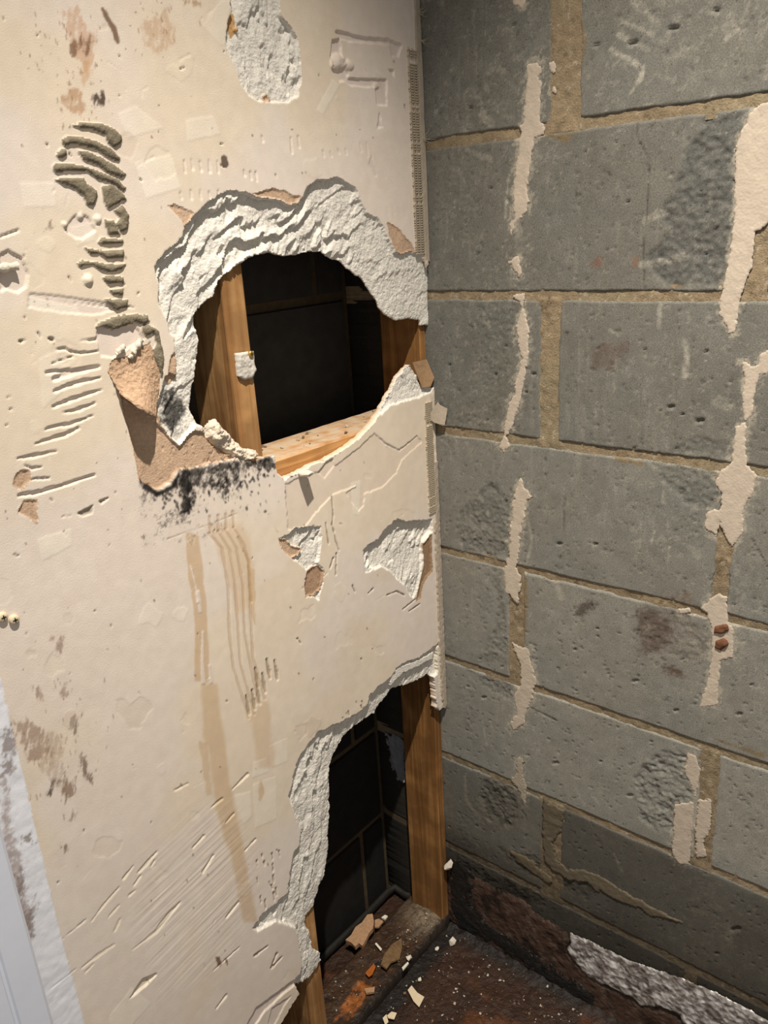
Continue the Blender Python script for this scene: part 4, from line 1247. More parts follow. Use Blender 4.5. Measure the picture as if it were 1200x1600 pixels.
def timber(name, p0, p1, material, label, cat, seed, bev=.003, taper=None, n=26, axis=2):
    """sawn length with rounded arrises and slightly wavy faces; p0,p1 opposite corners"""
    p0 = np.array(p0, float)
    p1 = np.array(p1, float)
    ctr = (p0 + p1) / 2
    ctr[axis] = p0[axis]
    a, b_ = [k for k in range(3) if k != axis]
    lo, hi = p0 - ctr, p1 - ctr
    prof = [(lo[a] + bev, lo[b_]), (hi[a] - bev, lo[b_]), (hi[a], lo[b_] + bev), (hi[a], hi[b_] - bev), (hi[a] - bev, hi[b_]), (lo[a] + bev, hi[b_]), (lo[a], hi[b_] - bev), (lo[a], lo[b_] + bev)]
    V, Fq = [], []
    rr = random.Random(seed)
    for k in range(n + 1):
        t = k / n
        L_ = lo[axis] + (hi[axis] - lo[axis]) * t
        for (q, w_) in prof:
            q2 = q
            if taper:
                q2 = hi[a] - (hi[a] - q) * (taper[0] * (1 - t) + taper[1] * t)
            P = [0, 0, 0]
            P[a] = q2 + rr.uniform(-.0004, .0004)
            P[b_] = w_ + rr.uniform(-.0004, .0004)
            P[axis] = L_
            V.append(P)
    for k in range(n):
        for j in range(8):
            f = (k * 8 + j, k * 8 + (j + 1) % 8, (k + 1) * 8 + (j + 1) % 8, (k + 1) * 8 + j)
            Fq.append(f if axis != 1 else f[::-1])
    Fq.append(tuple(range(7, -1, -1)))
    Fq.append(tuple(range(n * 8, n * 8 + 8)))
    o = mesh_py(name, V, Fq, material, None, False, ctr)
    me = o.data
    if label:
        tag(o, label, cat)
    return o


PL = .030      # height of the sole plate
stud1 = timber('timber_stud', (-.421, .0135, PL), (-.384, .100, 2.79), M['wood_z'], 'pale pine stud crossing the left of the upper hole', 'stud', 1)
stud2 = timber('timber_stud', (-.024, .0135, PL), (-.0015, .098, 2.79), M['wood_stud2'], 'weathered pine stud in the corner beside the block wall', 'stud', 2, .002, (1.0, .28))
nog = timber('timber_noggin', (-.3835, .0135, 1.108), (-.0155, .098, 1.156), M['wood_x'], 'horizontal pine noggin dusted with crumbs under the upper hole', 'noggin', 3, .003, None, 20, 0)


def blob(name, loc, size, material, seed, parent=None, n=22, rot=0):
    """small broken lump: hull of random points"""
    import bmesh
    rr = random.Random(seed)
    bm = bmesh.new()
    for k in range(n):
        v3 = Vector((rr.gauss(0, 1), rr.gauss(0, 1), rr.gauss(0, 1))).normalized()
        f = rr.uniform(.75, 1.1)
        bm.verts.new((v3.x * size[0] * f, v3.y * size[1] * f, v3.z * size[2] * f))
    bmesh.ops.convex_hull(bm, input=bm.verts[:])
    for vv in [q for q in bm.verts if not q.link_faces]:
        bm.verts.remove(vv)
    me = bpy.data.meshes.new(name)
    bm.to_mesh(me)
    bm.free()
    me.materials.append(material)
    o = bpy.data.objects.new(name, me)
    col.objects.link(o)
    o.location = loc
    o.rotation_euler = (0, 0, rot)
    if parent:
        o.parent = parent
    return o


def slab(name, pts, thick, material, loc, parent=None, rot=(0, 0, 0), bend=0.0):
    """irregular flat chip: polygon in metres with thickness, optionally curled"""
    n = len(pts)
    cx = sum(p[0] for p in pts) / n
    cy_ = sum(p[1] for p in pts) / n
    V, Fq = [], []
    for layer in (0, 1):
        for s in (1.0, .55):
            for (x, y) in pts:
                xx, yy = cx + (x - cx) * s, cy_ + (y - cy_) * s
                V.append((xx, yy, layer * thick + bend * xx * xx))
    V.append((cx, cy_, bend * cx * cx))
    V.append((cx, cy_, thick + bend * cx * cx))
    for k in range(n):
        j = (k + 1) % n
        Fq.append((k, n + k, n + j, j))
        Fq.append((n + k, 4 * n, n + j))
        Fq.append((2 * n + k, 2 * n + j, 3 * n + j, 3 * n + k))
        Fq.append((3 * n + k, 3 * n + j, 4 * n + 1))
        Fq.append((k, j, 2 * n + j, 2 * n + k))
    o = mesh_py(name, V, Fq, material, parent, False, loc)
    o.rotation_euler = rot
    return o


# plaster scrap stuck on the left stud, with its screw
o = plate('plaster_scrap', [(366, 552), (380, 550), (396, 548), (398, 570), (400, 578), (392, 590), (380, 594), (370, 588), (368, 572)], 1, .0134, .0035, .0012, M['smear'], None, srgb(206, 200, 190), 950, .8, .7, 3,
          extra=lambda c: .0022 * (c.px < 384 + .3 * (c.py - 552)) * (c.px > 370))
tag(o, 'whitish plaster scrap still stuck to the pale stud', 'plaster scrap')


def screw(name, px, py, axis, plane, r, material, parent=None):
    c = at(px, py, axis, plane)
    V, Fq = [(0, -r * .52, 0)], []
    for ring, (rr_, dy) in enumerate(((r * .35, -r * .52), (r * .8, -r * .48), (r, -r * .28), (r, r * .4))):
        for k in range(12):
            a = k * math.tau / 12
            V.append((rr_ * math.cos(a), dy, rr_ * math.sin(a)))
    for k in range(12):
        j = (k + 1) % 12
        Fq.append((0, 1 + k, 1 + j))
        for q in range(3):
            Fq.append((1 + q * 12 + k, 1 + (q + 1) * 12 + k, 1 + (q + 1) * 12 + j, 1 + q * 12 + j))
    o = mesh_py(name, V, Fq, material, None, True, c)
    cr_ = []
    t = r * .11
    for (ax, az) in ((r * .48, t), (t, r * .48)):
        cr_.append((ax, az))
    Vc, Fc = [], []
    for (ax, az) in cr_:
        b0 = len(Vc)
        for y in (-r * .60, -r * .1):
            Vc += [(-ax, y, -az), (ax, y, -az), (ax, y, az), (-ax, y, az)]
        Fc += [(b0, b0 + 1, b0 + 2, b0 + 3), (b0, b0 + 4, b0 + 5, b0 + 1), (b0 + 1, b0 + 5, b0 + 6, b0 + 2), (b0 + 2, b0 + 6, b0 + 7, b0 + 3), (b0 + 3, b0 + 7, b0 + 4, b0)]
    s = mesh_py('cross_slot', Vc, Fc, M['recess'], o)
    return o


o = screw('wood_screw', 392, 553, 1, .0100, .0042, M['brass'])
tag(o, 'small yellow screw head driven through the plaster scrap', 'screw')
o = screw('drywall_screw', 22, 968, 1, -.0004, .0054, M['flake'])
tag(o, 'cream painted screw head, right one of the pair at the left edge', 'screw')
o = screw('drywall_screw', 4, 964, 1, -.0004, .0054, M['flake'])
tag(o, 'cream painted screw head, left one of the pair at the left edge', 'screw')

# curled paper and crumbs hanging at the lower left rim of the upper hole
o = plate('curled_paper', [(318, 668), (326, 656), (338, 654), (342, 664), (352, 672), (366, 690), (384, 702), (400, 704), (404, 712), (390, 722), (370, 718), (352, 708), (334, 696), (322, 684)], 1, .006, .0075, .0011, M['gypsum'], wall_left, srgb(222, 208, 190), 955, 2.4, 1.0, 6,
          extra=lambda c: .0035 * fbm(c.u, c.v, .007, 957, 4, .75))
o['label'] = 'crumpled curl of torn paper and gypsum at the rim'
# crumb on the lower rim that casts the long shadow
pc = at(474, 742, 1, -.004)
o = blob('plaster_nib', pc + np.array((0, -.006, .003)), (.011, .016, .006), M['chalk'], 12, wall_left)
def curl(name, p, L_, r, ang, material, parent, sweep=4.2, seed=0):
    """rolled-up strip of paint: an open tube lying on the wall, tilted by ang"""
    rr_ = random.Random(seed)
    V, Fq = [], []
    nn, mm_ = 9, 7
    for a_ in range(mm_ + 1):
        t = a_ / mm_ - .5
        rk = r * (1 + .25 * math.sin(a_ * 1.7 + seed)) * rr_.uniform(.9, 1.1)
        for b_ in range(nn + 1):
            th = .6 + sweep * b_ / nn
            q = rk * (1 - .25 * b_ / nn)
            x_ = t * L_ + rr_.uniform(-.0006, .0006)
            z_ = q * math.cos(th)
            V.append((p[0] + x_ * math.cos(ang) - z_ * math.sin(ang), p[1] - q * math.sin(th) * .9 - q * .2, p[2] + x_ * math.sin(ang) + z_ * math.cos(ang)))
    n0 = len(V)
    V += [(x_ * 1.0, y_ + .0009, z_) for x_, y_, z_ in V]
    for a_ in range(mm_):
        for b_ in range(nn):
            k_ = a_ * (nn + 1) + b_
            f = (k_, k_ + 1, k_ + nn + 2, k_ + nn + 1)
            Fq.append(f)
            Fq.append(tuple(n0 + q for q in f[::-1]))
    return mesh_py(name, V, Fq, material, parent, True)


for k, (x, y, L_, r, ang) in enumerate(((187, 546, .012, .0042, .5), (212, 541, .019, .0050, .75), (6, 418, .026, .0045, .05), (205, 556, .010, .003, .4))):
    curl('paint_curl', at(x, y, 1, -.001), L_, r, ang, M['chalk'], wall_left, 4.2, k)
# tongue of brown paper peeled off the board, its lower lip standing proud
top = [(168, 580), (176, 564), (200, 557), (222, 542), (234, 537), (246, 560), (250, 585)]
lip = [(188, 615), (196, 622), (205, 629), (215, 636), (225, 643), (235, 650), (243, 655)]
bul = [.006, .013, .019, .023, .025, .024, .016]
V, Fq = [], []
nr_, nc_ = 12, len(top)
for a_ in range(nr_ + 1):
    t = a_ / nr_
    for j in range(nc_):
        x_ = top[j][0] * (1 - t) + lip[j][0] * t + .6 * math.sin(a_ * 1.9 + j * 2.3)
        y_ = top[j][1] * (1 - t) + lip[j][1] * t + (1.2 * math.sin(j * 2.9) if a_ == nr_ else 0)
        V.append(at(x_, y_, 1, -.0006 - bul[j] * t ** 2.2 - .0004 * math.sin(a_ * 2.3 + j * 3.1)))
n0 = len(V)
V += [v_ + np.array((0, .0011, 0)) for v_ in V]
for a_ in range(nr_):
    for j in range(nc_ - 1):
        k_ = a_ * nc_ + j
        f = (k_, k_ + nc_, k_ + nc_ + 1, k_ + 1)
        Fq.append(f)
        Fq.append(tuple(n0 + q for q in f[::-1]))
for j in range(nc_ - 1):
    k_ = nr_ * nc_ + j
    Fq.append((k_, n0 + k_, n0 + k_ + 1, k_ + 1))
o = mesh_py('peeled_paper', V, Fq, surf('peeled_brown_paper', srgb(196, 168, 142), .9, .1, 160, .2, 200, .0032), wall_left, True)
o['label'] = 'tongue of brown paper peeling away left of the upper hole'

# ---- corner bead, scrim tape, loose fibres
def strip(name, xa, xb, ya, yb, z0, z1, material, parent, seed, jag=.0015, n=60):
    rr = random.Random(seed)
    V, Fq = [], []
    for k in range(n + 1):
        z = z0 + (z1 - z0) * k / n
        j1, j2 = rr.uniform(-jag, jag) * .5, rr.uniform(-jag, jag) * .3
        for (x, y) in ((xa + j1, yb), (xa + j1, ya + .0004), (xa + .0012 + j1, ya), (xb - .0008, ya + j2), (xb, ya + .0012), (xb, yb)):
            V.append((x, y, z))
    for k in range(n):
        for j in range(6):
            Fq.append((k * 6 + j, k * 6 + (j + 1) % 6, (k + 1) * 6 + (j + 1) % 6, (k + 1) * 6 + j))
    Fq.append((5, 4, 3, 2, 1, 0))
    Fq.append(tuple(n * 6 + j for j in range(6)))
    return mesh_py(name, V, Fq, material, parent)


zA = at(668, 408, 1, 0)[2]
zB = at(683, 720, 1, 0)[2]
zC = at(694, 1104, 1, 0)[2]
o = strip('corner_bead', -.0135, -.0012, -.0026, .0100, zA, 2.79, M['bead'], wall_left, 5)
o['label'] = 'plaster-coated corner bead above the upper hole'
o = strip('corner_bead', -.0110, -.0012, -.0030, .0100, zC, zB, M['bead'], wall_left, 6, .0016, 90)
o['label'] = 'chipped plaster-coated corner bead between the two holes'
o = strip('bead_lip', -.0168, -.0115, -.0036, .0080, zC + .02, at(680, 815, 1, 0)[2], M['bead'], wall_left, 7, .002, 80)
o = strip('board_edge', -.0225, -.0112, -.0005, .0120, zC, at(684, 1010, 1, 0)[2], M['chalk'], wall_left, 8, .0026, 40)


def ladder(name, z0, z1, xa, xb, pitch, seed):
    rr = random.Random(seed)
    V, Fq = [], []

    def bar(a, b_, hw, y):
        a = np.array(a)
        b_ = np.array(b_)
        d = b_ - a
        nrm = np.array([-d[1], d[0]])
        nrm = nrm / (np.linalg.norm(nrm) + 1e-9) * hw
        b0 = len(V)
        for q in (a - nrm, a + nrm, b_ + nrm, b_ - nrm):
            V.append((q[0], y - .0013, q[1]))
        for q in (a - nrm, a + nrm, b_ + nrm, b_ - nrm):
            V.append((q[0], y + .0012, q[1]))
        Fq.extend([(b0, b0 + 1, b0 + 2, b0 + 3), (b0, b0 + 4, b0 + 5, b0 + 1), (b0 + 1, b0 + 5, b0 + 6, b0 + 2), (b0 + 2, b0 + 6, b0 + 7, b0 + 3), (b0 + 3, b0 + 7, b0 + 4, b0)])

    z = z0
    while z < z1:
        if rr.random() < .94:
            bar((xa + rr.uniform(-.0015, .0012), z), (xb, z + rr.uniform(-.0004, .0004)), .0008, -.0010)
        z += pitch
    for x in (xa + .001, (xa + xb) / 2, xb - .0006):
        zz_ = z0
        while zz_ < z1:
            e = min(z1, zz_ + rr.uniform(.03, .09))
            bar((x, zz_), (x + rr.uniform(-.0003, .0003), e), .0005, -.0010)
            zz_ = e + (0 if rr.random() < .8 else .012)
    return mesh_py(name, V, Fq, M['fibre'], wall_left)


o = ladder('scrim_tape', at(664, 395, 1, 0)[2], 1.70, -.0345, -.0135, .0036, 9)
o['label'] = 'glass fibre mesh tape showing beside the upper bead'
o['kind'] = 'stuff'
o = ladder('scrim_tape', at(676, 800, 1, 0)[2], at(676, 625, 1, 0)[2], -.0300, -.0110, .0034, 10)
o['label'] = 'frayed mesh tape beside the spur'
o['kind'] = 'stuff'
rr = random.Random(21)


def hair(name, root, tip, r, parent):
    root, tip = np.array(root), np.array(tip)
    V, Fq = [], []
    ax = tip - root
    s1 = np.cross(ax, (0, 0, 1.0))
    s1 /= np.linalg.norm(s1)
    s2 = np.cross(ax, s1)
    s2 /= np.linalg.norm(s2)
    for k in range(4):
        t = k / 3
        c = root + ax * t + s2 * .002 * math.sin(t * 3)
        for q in range(4):
            a = q * math.pi / 2
            V.append(c + (s1 * math.cos(a) + s2 * math.sin(a)) * r * (1 - .6 * t))
    for k in range(3):
        for q in range(4):
            Fq.append((k * 4 + q, k * 4 + (q + 1) % 4, (k + 1) * 4 + (q + 1) % 4, (k + 1) * 4 + q))
    return mesh_py(name, V, Fq, M['fibre'], parent)


for (px_, py_) in ((653, 18), (657, 62), (660, 215)):
    p = at(px_, py_, 1, -.002)
    for k in range(7):
        a = rr.uniform(-1.2, 1.2)
        ln = rr.uniform(.010, .024)
        hair('fibre_strand', p, p + np.array([rr.uniform(.0, .006), -ln * math.cos(a), ln * .6 * math.sin(a)]), .00035, wall_left)
# loose tag of plastered mesh standing out of the corner
def prism(name, pts, off, material, parent):
    """thin sheet through 3-D points with a back face offset by off"""
    n = len(pts)
    off = np.array(off)
    V = list(pts) + [q + off for q in pts]
    Fq = [tuple(range(n)), tuple(range(2 * n - 1, n - 1, -1))] + [((k + 1) % n, k, n + k, n + (k + 1) % n) for k in range(n)]
    return mesh_py(name, V, Fq, material, parent)


tagp = [(673, 645), (680, 634), (684, 628), (687, 633), (699, 639), (697, 652), (695, 664), (688, 663), (678, 660), (671, 655)]
p = at(674, 650, 0, -.014)
o = prism('mesh_tag', [at(x, y, 0, -.016 + .0003 * (x - 672)) for x, y in tagp], (.0014, .0006, 0), M['bead'], wall_left)
o['label'] = 'loose plastered mesh tag standing out at the corner'
for k in range(5):
    q = p + np.array([.002, -.008, .012 - .006 * k])
    hair('fibre_strand', q, q + np.array([.004, -.016 - rr.uniform(0, .006), rr.uniform(-.004, .006)]), .00045, wall_left)
# flap of brown paper above the spur
p = at(660, 584, 1, .003)
o = slab('paper_flap', [(-.024, .022), (.012, .022), (.024, -.010), (.014, -.024), (-.006, -.022)], .0014, M['brownpaper'], p, wall_left, (math.radians(84), 0, math.radians(-6)), 4)
o['label'] = 'flap of brown lining paper above the gypsum spur'
# bead nose broken off below the upper piece
o = blob('plaster_nib', at(666, 412, 1, -.001), (.005, .004, .009), M['bead'], 14, wall_left)

# ================================================================== CAVITY
JB = JZ
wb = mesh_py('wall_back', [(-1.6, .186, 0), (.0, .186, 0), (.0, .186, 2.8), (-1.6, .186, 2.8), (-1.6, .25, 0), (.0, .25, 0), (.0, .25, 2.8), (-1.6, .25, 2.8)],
             [(0, 1, 2, 3), (7, 6, 5, 4), (0, 4, 5, 1), (1, 5, 6, 2), (2, 6, 7, 3), (3, 7, 4, 0)], surf('cavity_mortar', srgb(96, 84, 66), .9, .15, 90, .2, 300, .001))  # mortar tone darkened to hold the cavity's shade
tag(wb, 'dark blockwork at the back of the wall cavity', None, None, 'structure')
cavblk = surf('cavity_block', srgb(74, 72, 69), .9, .15, 40, .2, 400, .0008)  # darker than the room-side blocks: cavity shade put into the colour
cavlow = surf('cavity_block_low', srgb(44, 42, 40), .8, .2, 40, .25, 400, .0008)  # lower courses get a darker tone than the rest
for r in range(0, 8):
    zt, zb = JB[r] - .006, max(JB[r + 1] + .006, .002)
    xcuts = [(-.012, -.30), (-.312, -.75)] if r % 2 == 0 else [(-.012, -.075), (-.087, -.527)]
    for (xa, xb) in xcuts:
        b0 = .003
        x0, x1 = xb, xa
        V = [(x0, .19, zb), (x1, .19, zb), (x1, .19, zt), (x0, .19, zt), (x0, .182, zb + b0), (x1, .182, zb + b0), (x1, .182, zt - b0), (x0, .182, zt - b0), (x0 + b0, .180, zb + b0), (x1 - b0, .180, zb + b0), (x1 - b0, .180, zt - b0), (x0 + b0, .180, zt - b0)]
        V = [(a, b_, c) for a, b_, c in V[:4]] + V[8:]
        mesh_py('block', V, [(4, 5, 6, 7), (0, 1, 5, 4), (1, 2, 6, 5), (2, 3, 7, 6), (3, 0, 4, 7), (3, 2, 1, 0)], cavblk if r < 5 else cavlow, wb)

# ================================================================== FLOOR
xs2 = np.concatenate([np.arange(-1.6, -.40, .05), np.arange(-.40, .028, .0026)])
ys2 = np.concatenate([np.arange(-1.6, -.55, .05), np.arange(-.55, .188, .0026)])
Xf, Yf = np.meshgrid(xs2, ys2, indexing='ij')
xf, yf = Xf.ravel(), Yf.ravel()
nfl = fbm(xf, yf, .03, 960, 5, .7)
hf = np.clip(.0016 + .0030 * nfl + .0016 * fbm(xf, yf, .008, 961, 3, .7), -.001, .02)
hf += .010 * np.exp(-((np.abs(xf)) / .020) ** 2) * (yf < .01) * (1 + fbm(xf, yf, .02, 962, 4, .7)) * .7
cf = np.tile(np.array(srgb(62, 40, 24)), (len(xf), 1)) * (1 + .55 * fbm(xf, yf, .045, 963, 5, .65)[:, None])
rustm = sst(.15, .5, fbm(xf, yf, .06, 964, 4))[:, None]
cf = cf * (1 - .5 * rustm) + np.array(srgb(112, 68, 30)) * .5 * rustm
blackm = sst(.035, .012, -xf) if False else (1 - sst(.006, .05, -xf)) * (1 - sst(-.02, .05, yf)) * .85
gap_shade = (1 - sst(.012, .034, -yf)) * (yf < .02) * .85  # shadow line along the sole plate's foot, put into the floor colour
bm_ = np.clip(np.maximum(blackm, gap_shade), 0, 1)[:, None]
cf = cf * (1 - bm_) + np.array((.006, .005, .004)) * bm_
floor = mesh_np('floor', np.stack([xf, yf, hf], 1), grid_faces(len(xs2), len(ys2)), np.clip(cf, .002, .6), M['floor'])
tag(floor, 'dark brown damp floor covered in grit', None, None, 'structure')

# sole plate, rotted and caked with dirt
px2 = np.arange(-.62, -.001, .0028)
py2 = np.arange(.0125, .110, .0028)
prof_y = np.concatenate([[.0120, .0124], py2 + .001, [.112, .113]])
Xp, Yp = np.meshgrid(px2, prof_y, indexing='ij')
xp, yp = Xp.ravel(), Yp.ravel()
zp = PL - .003 + .0030 * fbm(xp, yp, .022, 970, 5, .7) + .0012 * fbm(xp, yp, .006, 971, 2)
mound = np.exp(-(((xp + .035) / .040) ** 2 + ((yp - .05) / .045) ** 2))
zp += .010 * mound * (1 + .6 * fbm(xp, yp, .012, 972, 4, .7))
zp = np.where((yp < .0122) | (yp > .1125), .0, zp)
cp = np.tile(np.array(srgb(74, 54, 38)), (len(xp), 1)) * (1 + .5 * fbm(xp, yp, .03, 973, 5, .65)[:, None])
rot_ = sst(.02, .30, fbm(xp * .5, yp, .022, 974, 4, .6) + .5 - ((xp + .27) / .085) ** 2 - ((yp - .045) / .030) ** 2)[:, None]
cp = cp * (1 - .8 * rot_) + np.array(srgb(158, 100, 50)) * .8 * rot_ * (1 + .7 * fbm(xp, yp, .010, 976, 4, .7)[:, None])
blk = sst(.18, .36, fbm(xp, yp, .014, 975, 5, .7))[:, None]
cp = cp * (1 - .8 * blk) + np.array((.012, .010, .008)) * .8 * blk
gm = np.clip(mound * 1.3, 0, .8)[:, None]
cp = cp * (1 - gm) + np.array(srgb(128, 114, 96)) * gm * (1 + .8 * fbm(xp, yp, .006, 977, 3, .8)[:, None])
front_shade = (1 - sst(.013, .022, yp))[:, None] * .85  # shadow line of the plate's front edge, put into its colour
cp = cp * (1 - front_shade) + np.array((.012, .009, .007)) * front_shade
sole = mesh_np('sole_plate', np.stack([xp, yp, np.maximum(zp, 0)], 1), grid_faces(len(px2), len(prof_y)), np.clip(cp, .002, .8), M['grime'])
tag(sole, 'rotted timber sole plate caked with dirt along the wall foot', 'sole plate')

# membrane lip at the back foot of the cavity
V, Fq = [], []
path = [(-.50, .168, .018), (-.35, .166, .020), (-.25, .170, .017), (-.15, .163, .022), (-.08, .166, .018), (-.03, .166, .020), (-.008, .160, .022), (-.009, .13, .018), (-.008, .116, .020)]
for k, (x, y, z) in enumerate(path):
    t = np.array(path[min(k + 1, len(path) - 1)]) - np.array(path[max(k - 1, 0)])
    t = t / np.linalg.norm(t)
    s1 = np.cross(t, (0, 0, 1.0))
    s1 /= np.linalg.norm(s1)
    for q in range(10):
        a = q * math.tau / 10
        V.append(np.array((x, y, z)) + (s1 * math.cos(a) * .7 + np.array((0, 0, 1)) * math.sin(a)) * .010)
for k in range(len(path) - 1):
    for q in range(10):
        Fq.append((k * 10 + q, k * 10 + (q + 1) % 10, (k + 1) * 10 + (q + 1) % 10, (k + 1) * 10 + q))
Fq += [tuple(range(9, -1, -1)), tuple((len(path) - 1) * 10 + q for q in range(10))]
o = mesh_py('membrane_lip', V, Fq, surf('dusty_membrane', srgb(46, 43, 38), .7, .3, 60, .2, 200, .001), None, True)
tag(o, 'dusty dark rolled membrane edge on the cavity floor', 'membrane')
# fluffy pale growth on the cavity side wall
plate('mould_bloom', [(604, 1148), (626, 1150), (636, 1168), (630, 1190), (636, 1222), (620, 1218), (610, 1190)], 0, -.001, .003, .002, M['smear'], wall_right, srgb(150, 152, 158), 976, 4, 1.2, 5)

# ================================================================== CASING, CEILING
e0 = at(84, 1600, 1, -.016)
ex = float(at(52, 1480, 1, -.016)[0])


def casing(name, x1, x0, z0, z1):
    prof = [(x1, .0), (x1, -.012), (x1 - .004, -.016), (x1 - .034, -.017), (x1 - .036, -.0145), (x1 - .039, -.0145), (x1 - .041, -.018), (x0, -.020), (x0, .0)]
    n = len(prof)
    V = [(x, y, z) for z in (z0, z1) for x, y in prof]
    Fq = [(k, (k + 1) % n, n + (k + 1) % n, n + k)[::-1] for k in range(n)]
    Fq += [tuple(range(n)), tuple(range(2 * n - 1, n - 1, -1))]
    return mesh_py(name, V, Fq, M['white'])


tr = casing('trim_1', ex, ex - .075, 0.006, 2.1)
for vtx in tr.data.vertices:
    vtx.co.y -= .0025
tag(tr, 'white painted door casing at the lower left edge', None, None, 'structure')
ce = mesh_py('ceiling', [(-1.6, -1.6, 2.8), (.05, -1.6, 2.8), (.05, .25, 2.8), (-1.6, .25, 2.8), (-1.6, -1.6, 2.85), (.05, -1.6, 2.85), (.05, .25, 2.85), (-1.6, .25, 2.85)],
             [(3, 2, 1, 0), (4, 5, 6, 7), (0, 1, 5, 4), (1, 2, 6, 5), (2, 3, 7, 6), (3, 0, 4, 7)], M['ceil'])
tag(ce, 'plain white ceiling above the corner', None, None, 'structure')

# ================================================================== DEBRIS


def floor_pt(px, py, z=0.0):
    return at(px, py, 2, z)


o = blob('plaster_pebble', floor_pt(707, 1472, .008), (.0105, .0085, .010), M['chalk'], 31)
tag(o, 'rounded white plaster pebble on the floor near the corner', 'pebble')
o = blob('plaster_pebble', floor_pt(639, 1497, PL + .006), (.007, .007, .006), M['chalk'], 32)
tag(o, 'small pale pebble on the sole plate beside the bark strip', 'pebble')
o = blob('plaster_pebble', floor_pt(683, 1482, .007), (.006, .005, .005), M['chalk'], 33)
tag(o, 'dull pebble left of the big white pebble', 'pebble')
o = blob('plaster_pebble', floor_pt(656, 1530, .006), (.006, .004, .004), M['chalk'], 34)
tag(o, 'small pebble between the sole plate and the cream flake', 'pebble')


def chip_px(name, pts, z, thick, material, lab, cat, dz=.001):
    P = [floor_pt(x, y, z) for x, y in pts]
    c = sum(P) / len(P)
    o = slab(name, [(q[0] - c[0], q[1] - c[1]) for q in P], thick, material, (c[0], c[1], z + dz))
    return tag(o, lab, cat)


chip_px('paint_flake', [(637, 1549), (643, 1541), (652, 1552), (663, 1558), (655, 1575), (646, 1566)], .008, .0015, M['flake'], 'angular cream paint flake lying on the dark floor', 'paint flake').rotation_euler = (.06, .10, 0)
chip_px('paint_flake', [(605, 1588), (612, 1582), (620, 1584), (616, 1594), (607, 1592)], .008, .0015, M['flake'], 'small cream paint flake near the bottom edge, right one of two', 'paint flake')
chip_px('paint_flake', [(598, 1592), (604, 1586), (607, 1598), (602, 1603)], .008, .0015, M['flake'], 'small cream paint flake near the bottom edge, left one of two', 'paint flake')
# splintered timber offcut in the cavity
P = [floor_pt(x, y, PL + .012) for x, y in ((540, 1467), (549, 1460), (556, 1449), (566, 1443), (575, 1432), (583, 1431), (585, 1442), (583, 1452), (577, 1458), (572, 1468), (566, 1476), (561, 1472), (555, 1477), (549, 1471))]
c = sum(P) / len(P)
o = slab('timber_offcut', [(q[0] - c[0], q[1] - c[1]) for q in P], .011, M['offcut'], (c[0], c[1], PL + .003), None, (.05, -.12, 0))
tag(o, 'splintered pinkish timber offcut lying inside the lower hole', 'timber offcut')
chip_px('wood_chip', [(586, 1440), (592, 1438), (599, 1442), (592, 1451), (586, 1451)], PL + .004, .004, M['offcut'], 'flat wood chip just right of the timber offcut', 'wood chip')
chip_px('wood_chip', [(596, 1436), (602, 1432), (606, 1434), (602, 1439)], PL + .004, .004, M['chalk'], 'pale oval chip behind the flat wood chip', 'wood chip')
o = chip_px('bark_strip', [(595, 1512), (600, 1496), (612, 1478), (627, 1466), (628, 1482), (624, 1500), (612, 1506), (604, 1518)], PL + .004, .004, M['bark'], 'torn grey-brown strip of rotten wood on the sole plate', 'wood strip')
o.rotation_euler = (.10, .12, 0)
chip_px('rust_scrap', [(571, 1522), (584, 1507), (587, 1512), (582, 1524), (576, 1528)], PL + .004, .002, surf('orange_rotten_wood', srgb(170, 102, 44), .8, .2, 200, .2, 300, .001), 'orange scrap of rotten wood on the sole plate', 'wood scrap')
chip_px('wood_chip', [(570, 1548), (586, 1545), (585, 1553), (572, 1555)], PL + .004, .005, M['offcut'], 'pale block-shaped chip below the orange scrap', 'wood chip')
chip_px('splinter', [(586, 1476), (588, 1474), (597, 1484), (595, 1487)], PL + .004, .0015, M['chalk'], 'thin white splinter beside the bark strip', 'splinter')
chip_px('splinter', [(628, 1514), (637, 1505), (639, 1507), (630, 1518)], PL + .005, .003, M['chalk'], 'pale stick on the front edge of the sole plate', 'splinter')
# plaster lump caught behind the corner stud foot
p = at(700, 1352, 0, -.014)
o = blob('plaster_lump', p, (.010, .009, .020), M['chalk'], 41, None, 26)
o.rotation_euler = (.5, .1, 0)
tag(o, 'whitish plaster lump lodged between corner stud and block wall', 'plaster lump')

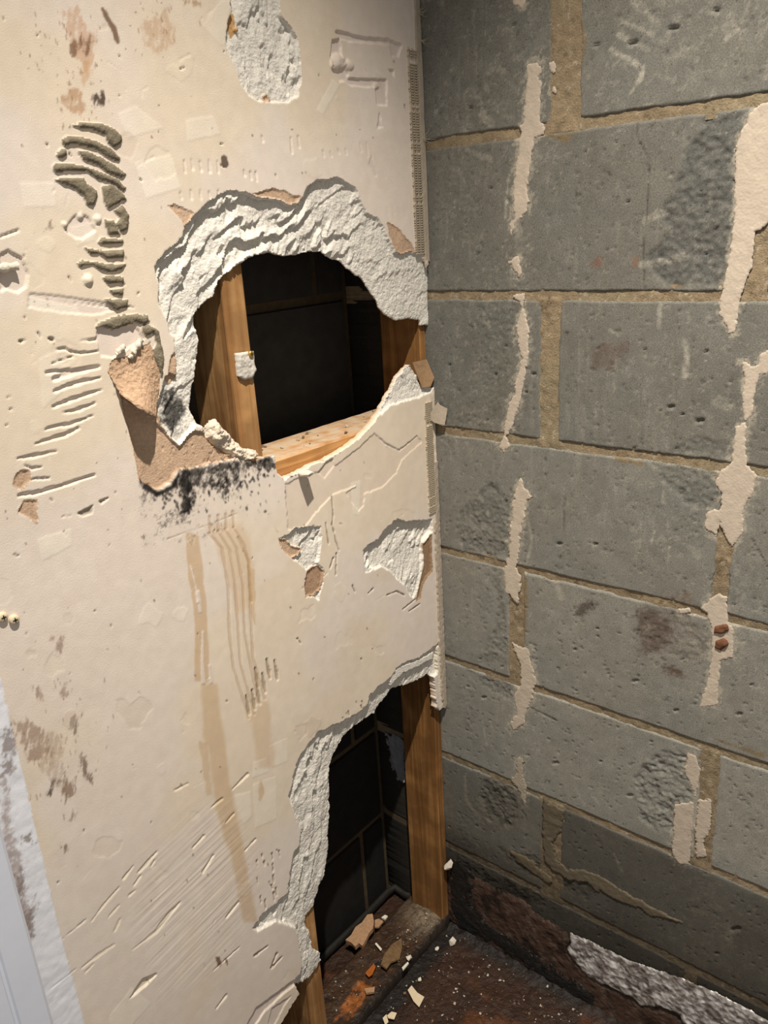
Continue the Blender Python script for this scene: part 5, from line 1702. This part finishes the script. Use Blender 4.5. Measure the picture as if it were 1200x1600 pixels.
# crumbs: alike, too small to tell apart
protos = []
for k in range(6):
    q = blob('plaster_crumb', (0, 0, -5), (1, .8, .7), (M['chalk'], M['offcut'], M['grit'], M['grit'], M['bark'], M['chalk'])[k], 60 + k, None, 11)
    protos.append(q.data)
    bpy.data.objects.remove(q)
rr = random.Random(77)


def crumb(name, loc, s, label, group, cat):
    o = bpy.data.objects.new(name, protos[rr.randrange(6)])
    col.objects.link(o)
    o.location = loc
    o.scale = (s, s, s)
    o.rotation_euler = (0, 0, rr.uniform(0, 6))
    tag(o, label, cat, group)


n_c = 0
while n_c < 230:
    px_, py_ = rr.uniform(560, 1010), rr.uniform(1450, 1600)
    q = floor_pt(px_, py_, 0)
    if q[0] > -.012 or q[1] > .002 or q[1] < -.5:
        continue
    s = rr.choice([.0009, .001, .0012, .0014, .0016, .002, .0024, .003, .004])
    crumb('plaster_crumb', (q[0], q[1], .0030 + s * .3), s, 'tiny pale crumb scattered on the dark floor', 'crumbs on the floor', 'crumb')
    n_c += 1
n_c = 0
while n_c < 60:
    px_, py_ = rr.uniform(505, 690), rr.uniform(1440, 1600)
    q = floor_pt(px_, py_, PL)
    if q[0] > -.03 or q[1] < .02 or q[1] > .10:
        continue
    s = rr.choice([.0012, .0014, .0016, .002, .0026])
    crumb('plaster_crumb', (q[0], q[1], PL - .001 + s * .4), s, 'tiny pale crumb lying on the sole plate', 'crumbs on the sole plate', 'crumb')
    n_c += 1
n_c = 0
while n_c < 45:
    x, y = rr.gauss(-.075, .035), rr.gauss(.040, .018)
    if x > -.026 or y < .018 or y > .09:
        continue
    s = rr.choice([.0012, .0016, .002, .0026, .0032])
    gz_ = .010 * math.exp(-(((x + .035) / .040) ** 2 + ((y - .05) / .045) ** 2))
    crumb('plaster_crumb', (x, y, PL - .001 + gz_ + s * .4), s, 'tiny crumb in the dirt heap at the corner stud foot', 'crumbs in the dirt heap', 'crumb')
    n_c += 1
for k in range(34):
    x = rr.uniform(-.36, -.03)
    y = rr.uniform(.022, .090)
    s = rr.choice([.0012, .0016, .002, .003, .0042])
    crumb('noggin_crumb', (x, y, 1.156 + s * .45), s, 'small crumb lying on top of the horizontal noggin', 'crumbs on the noggin', 'crumb')
print('done')
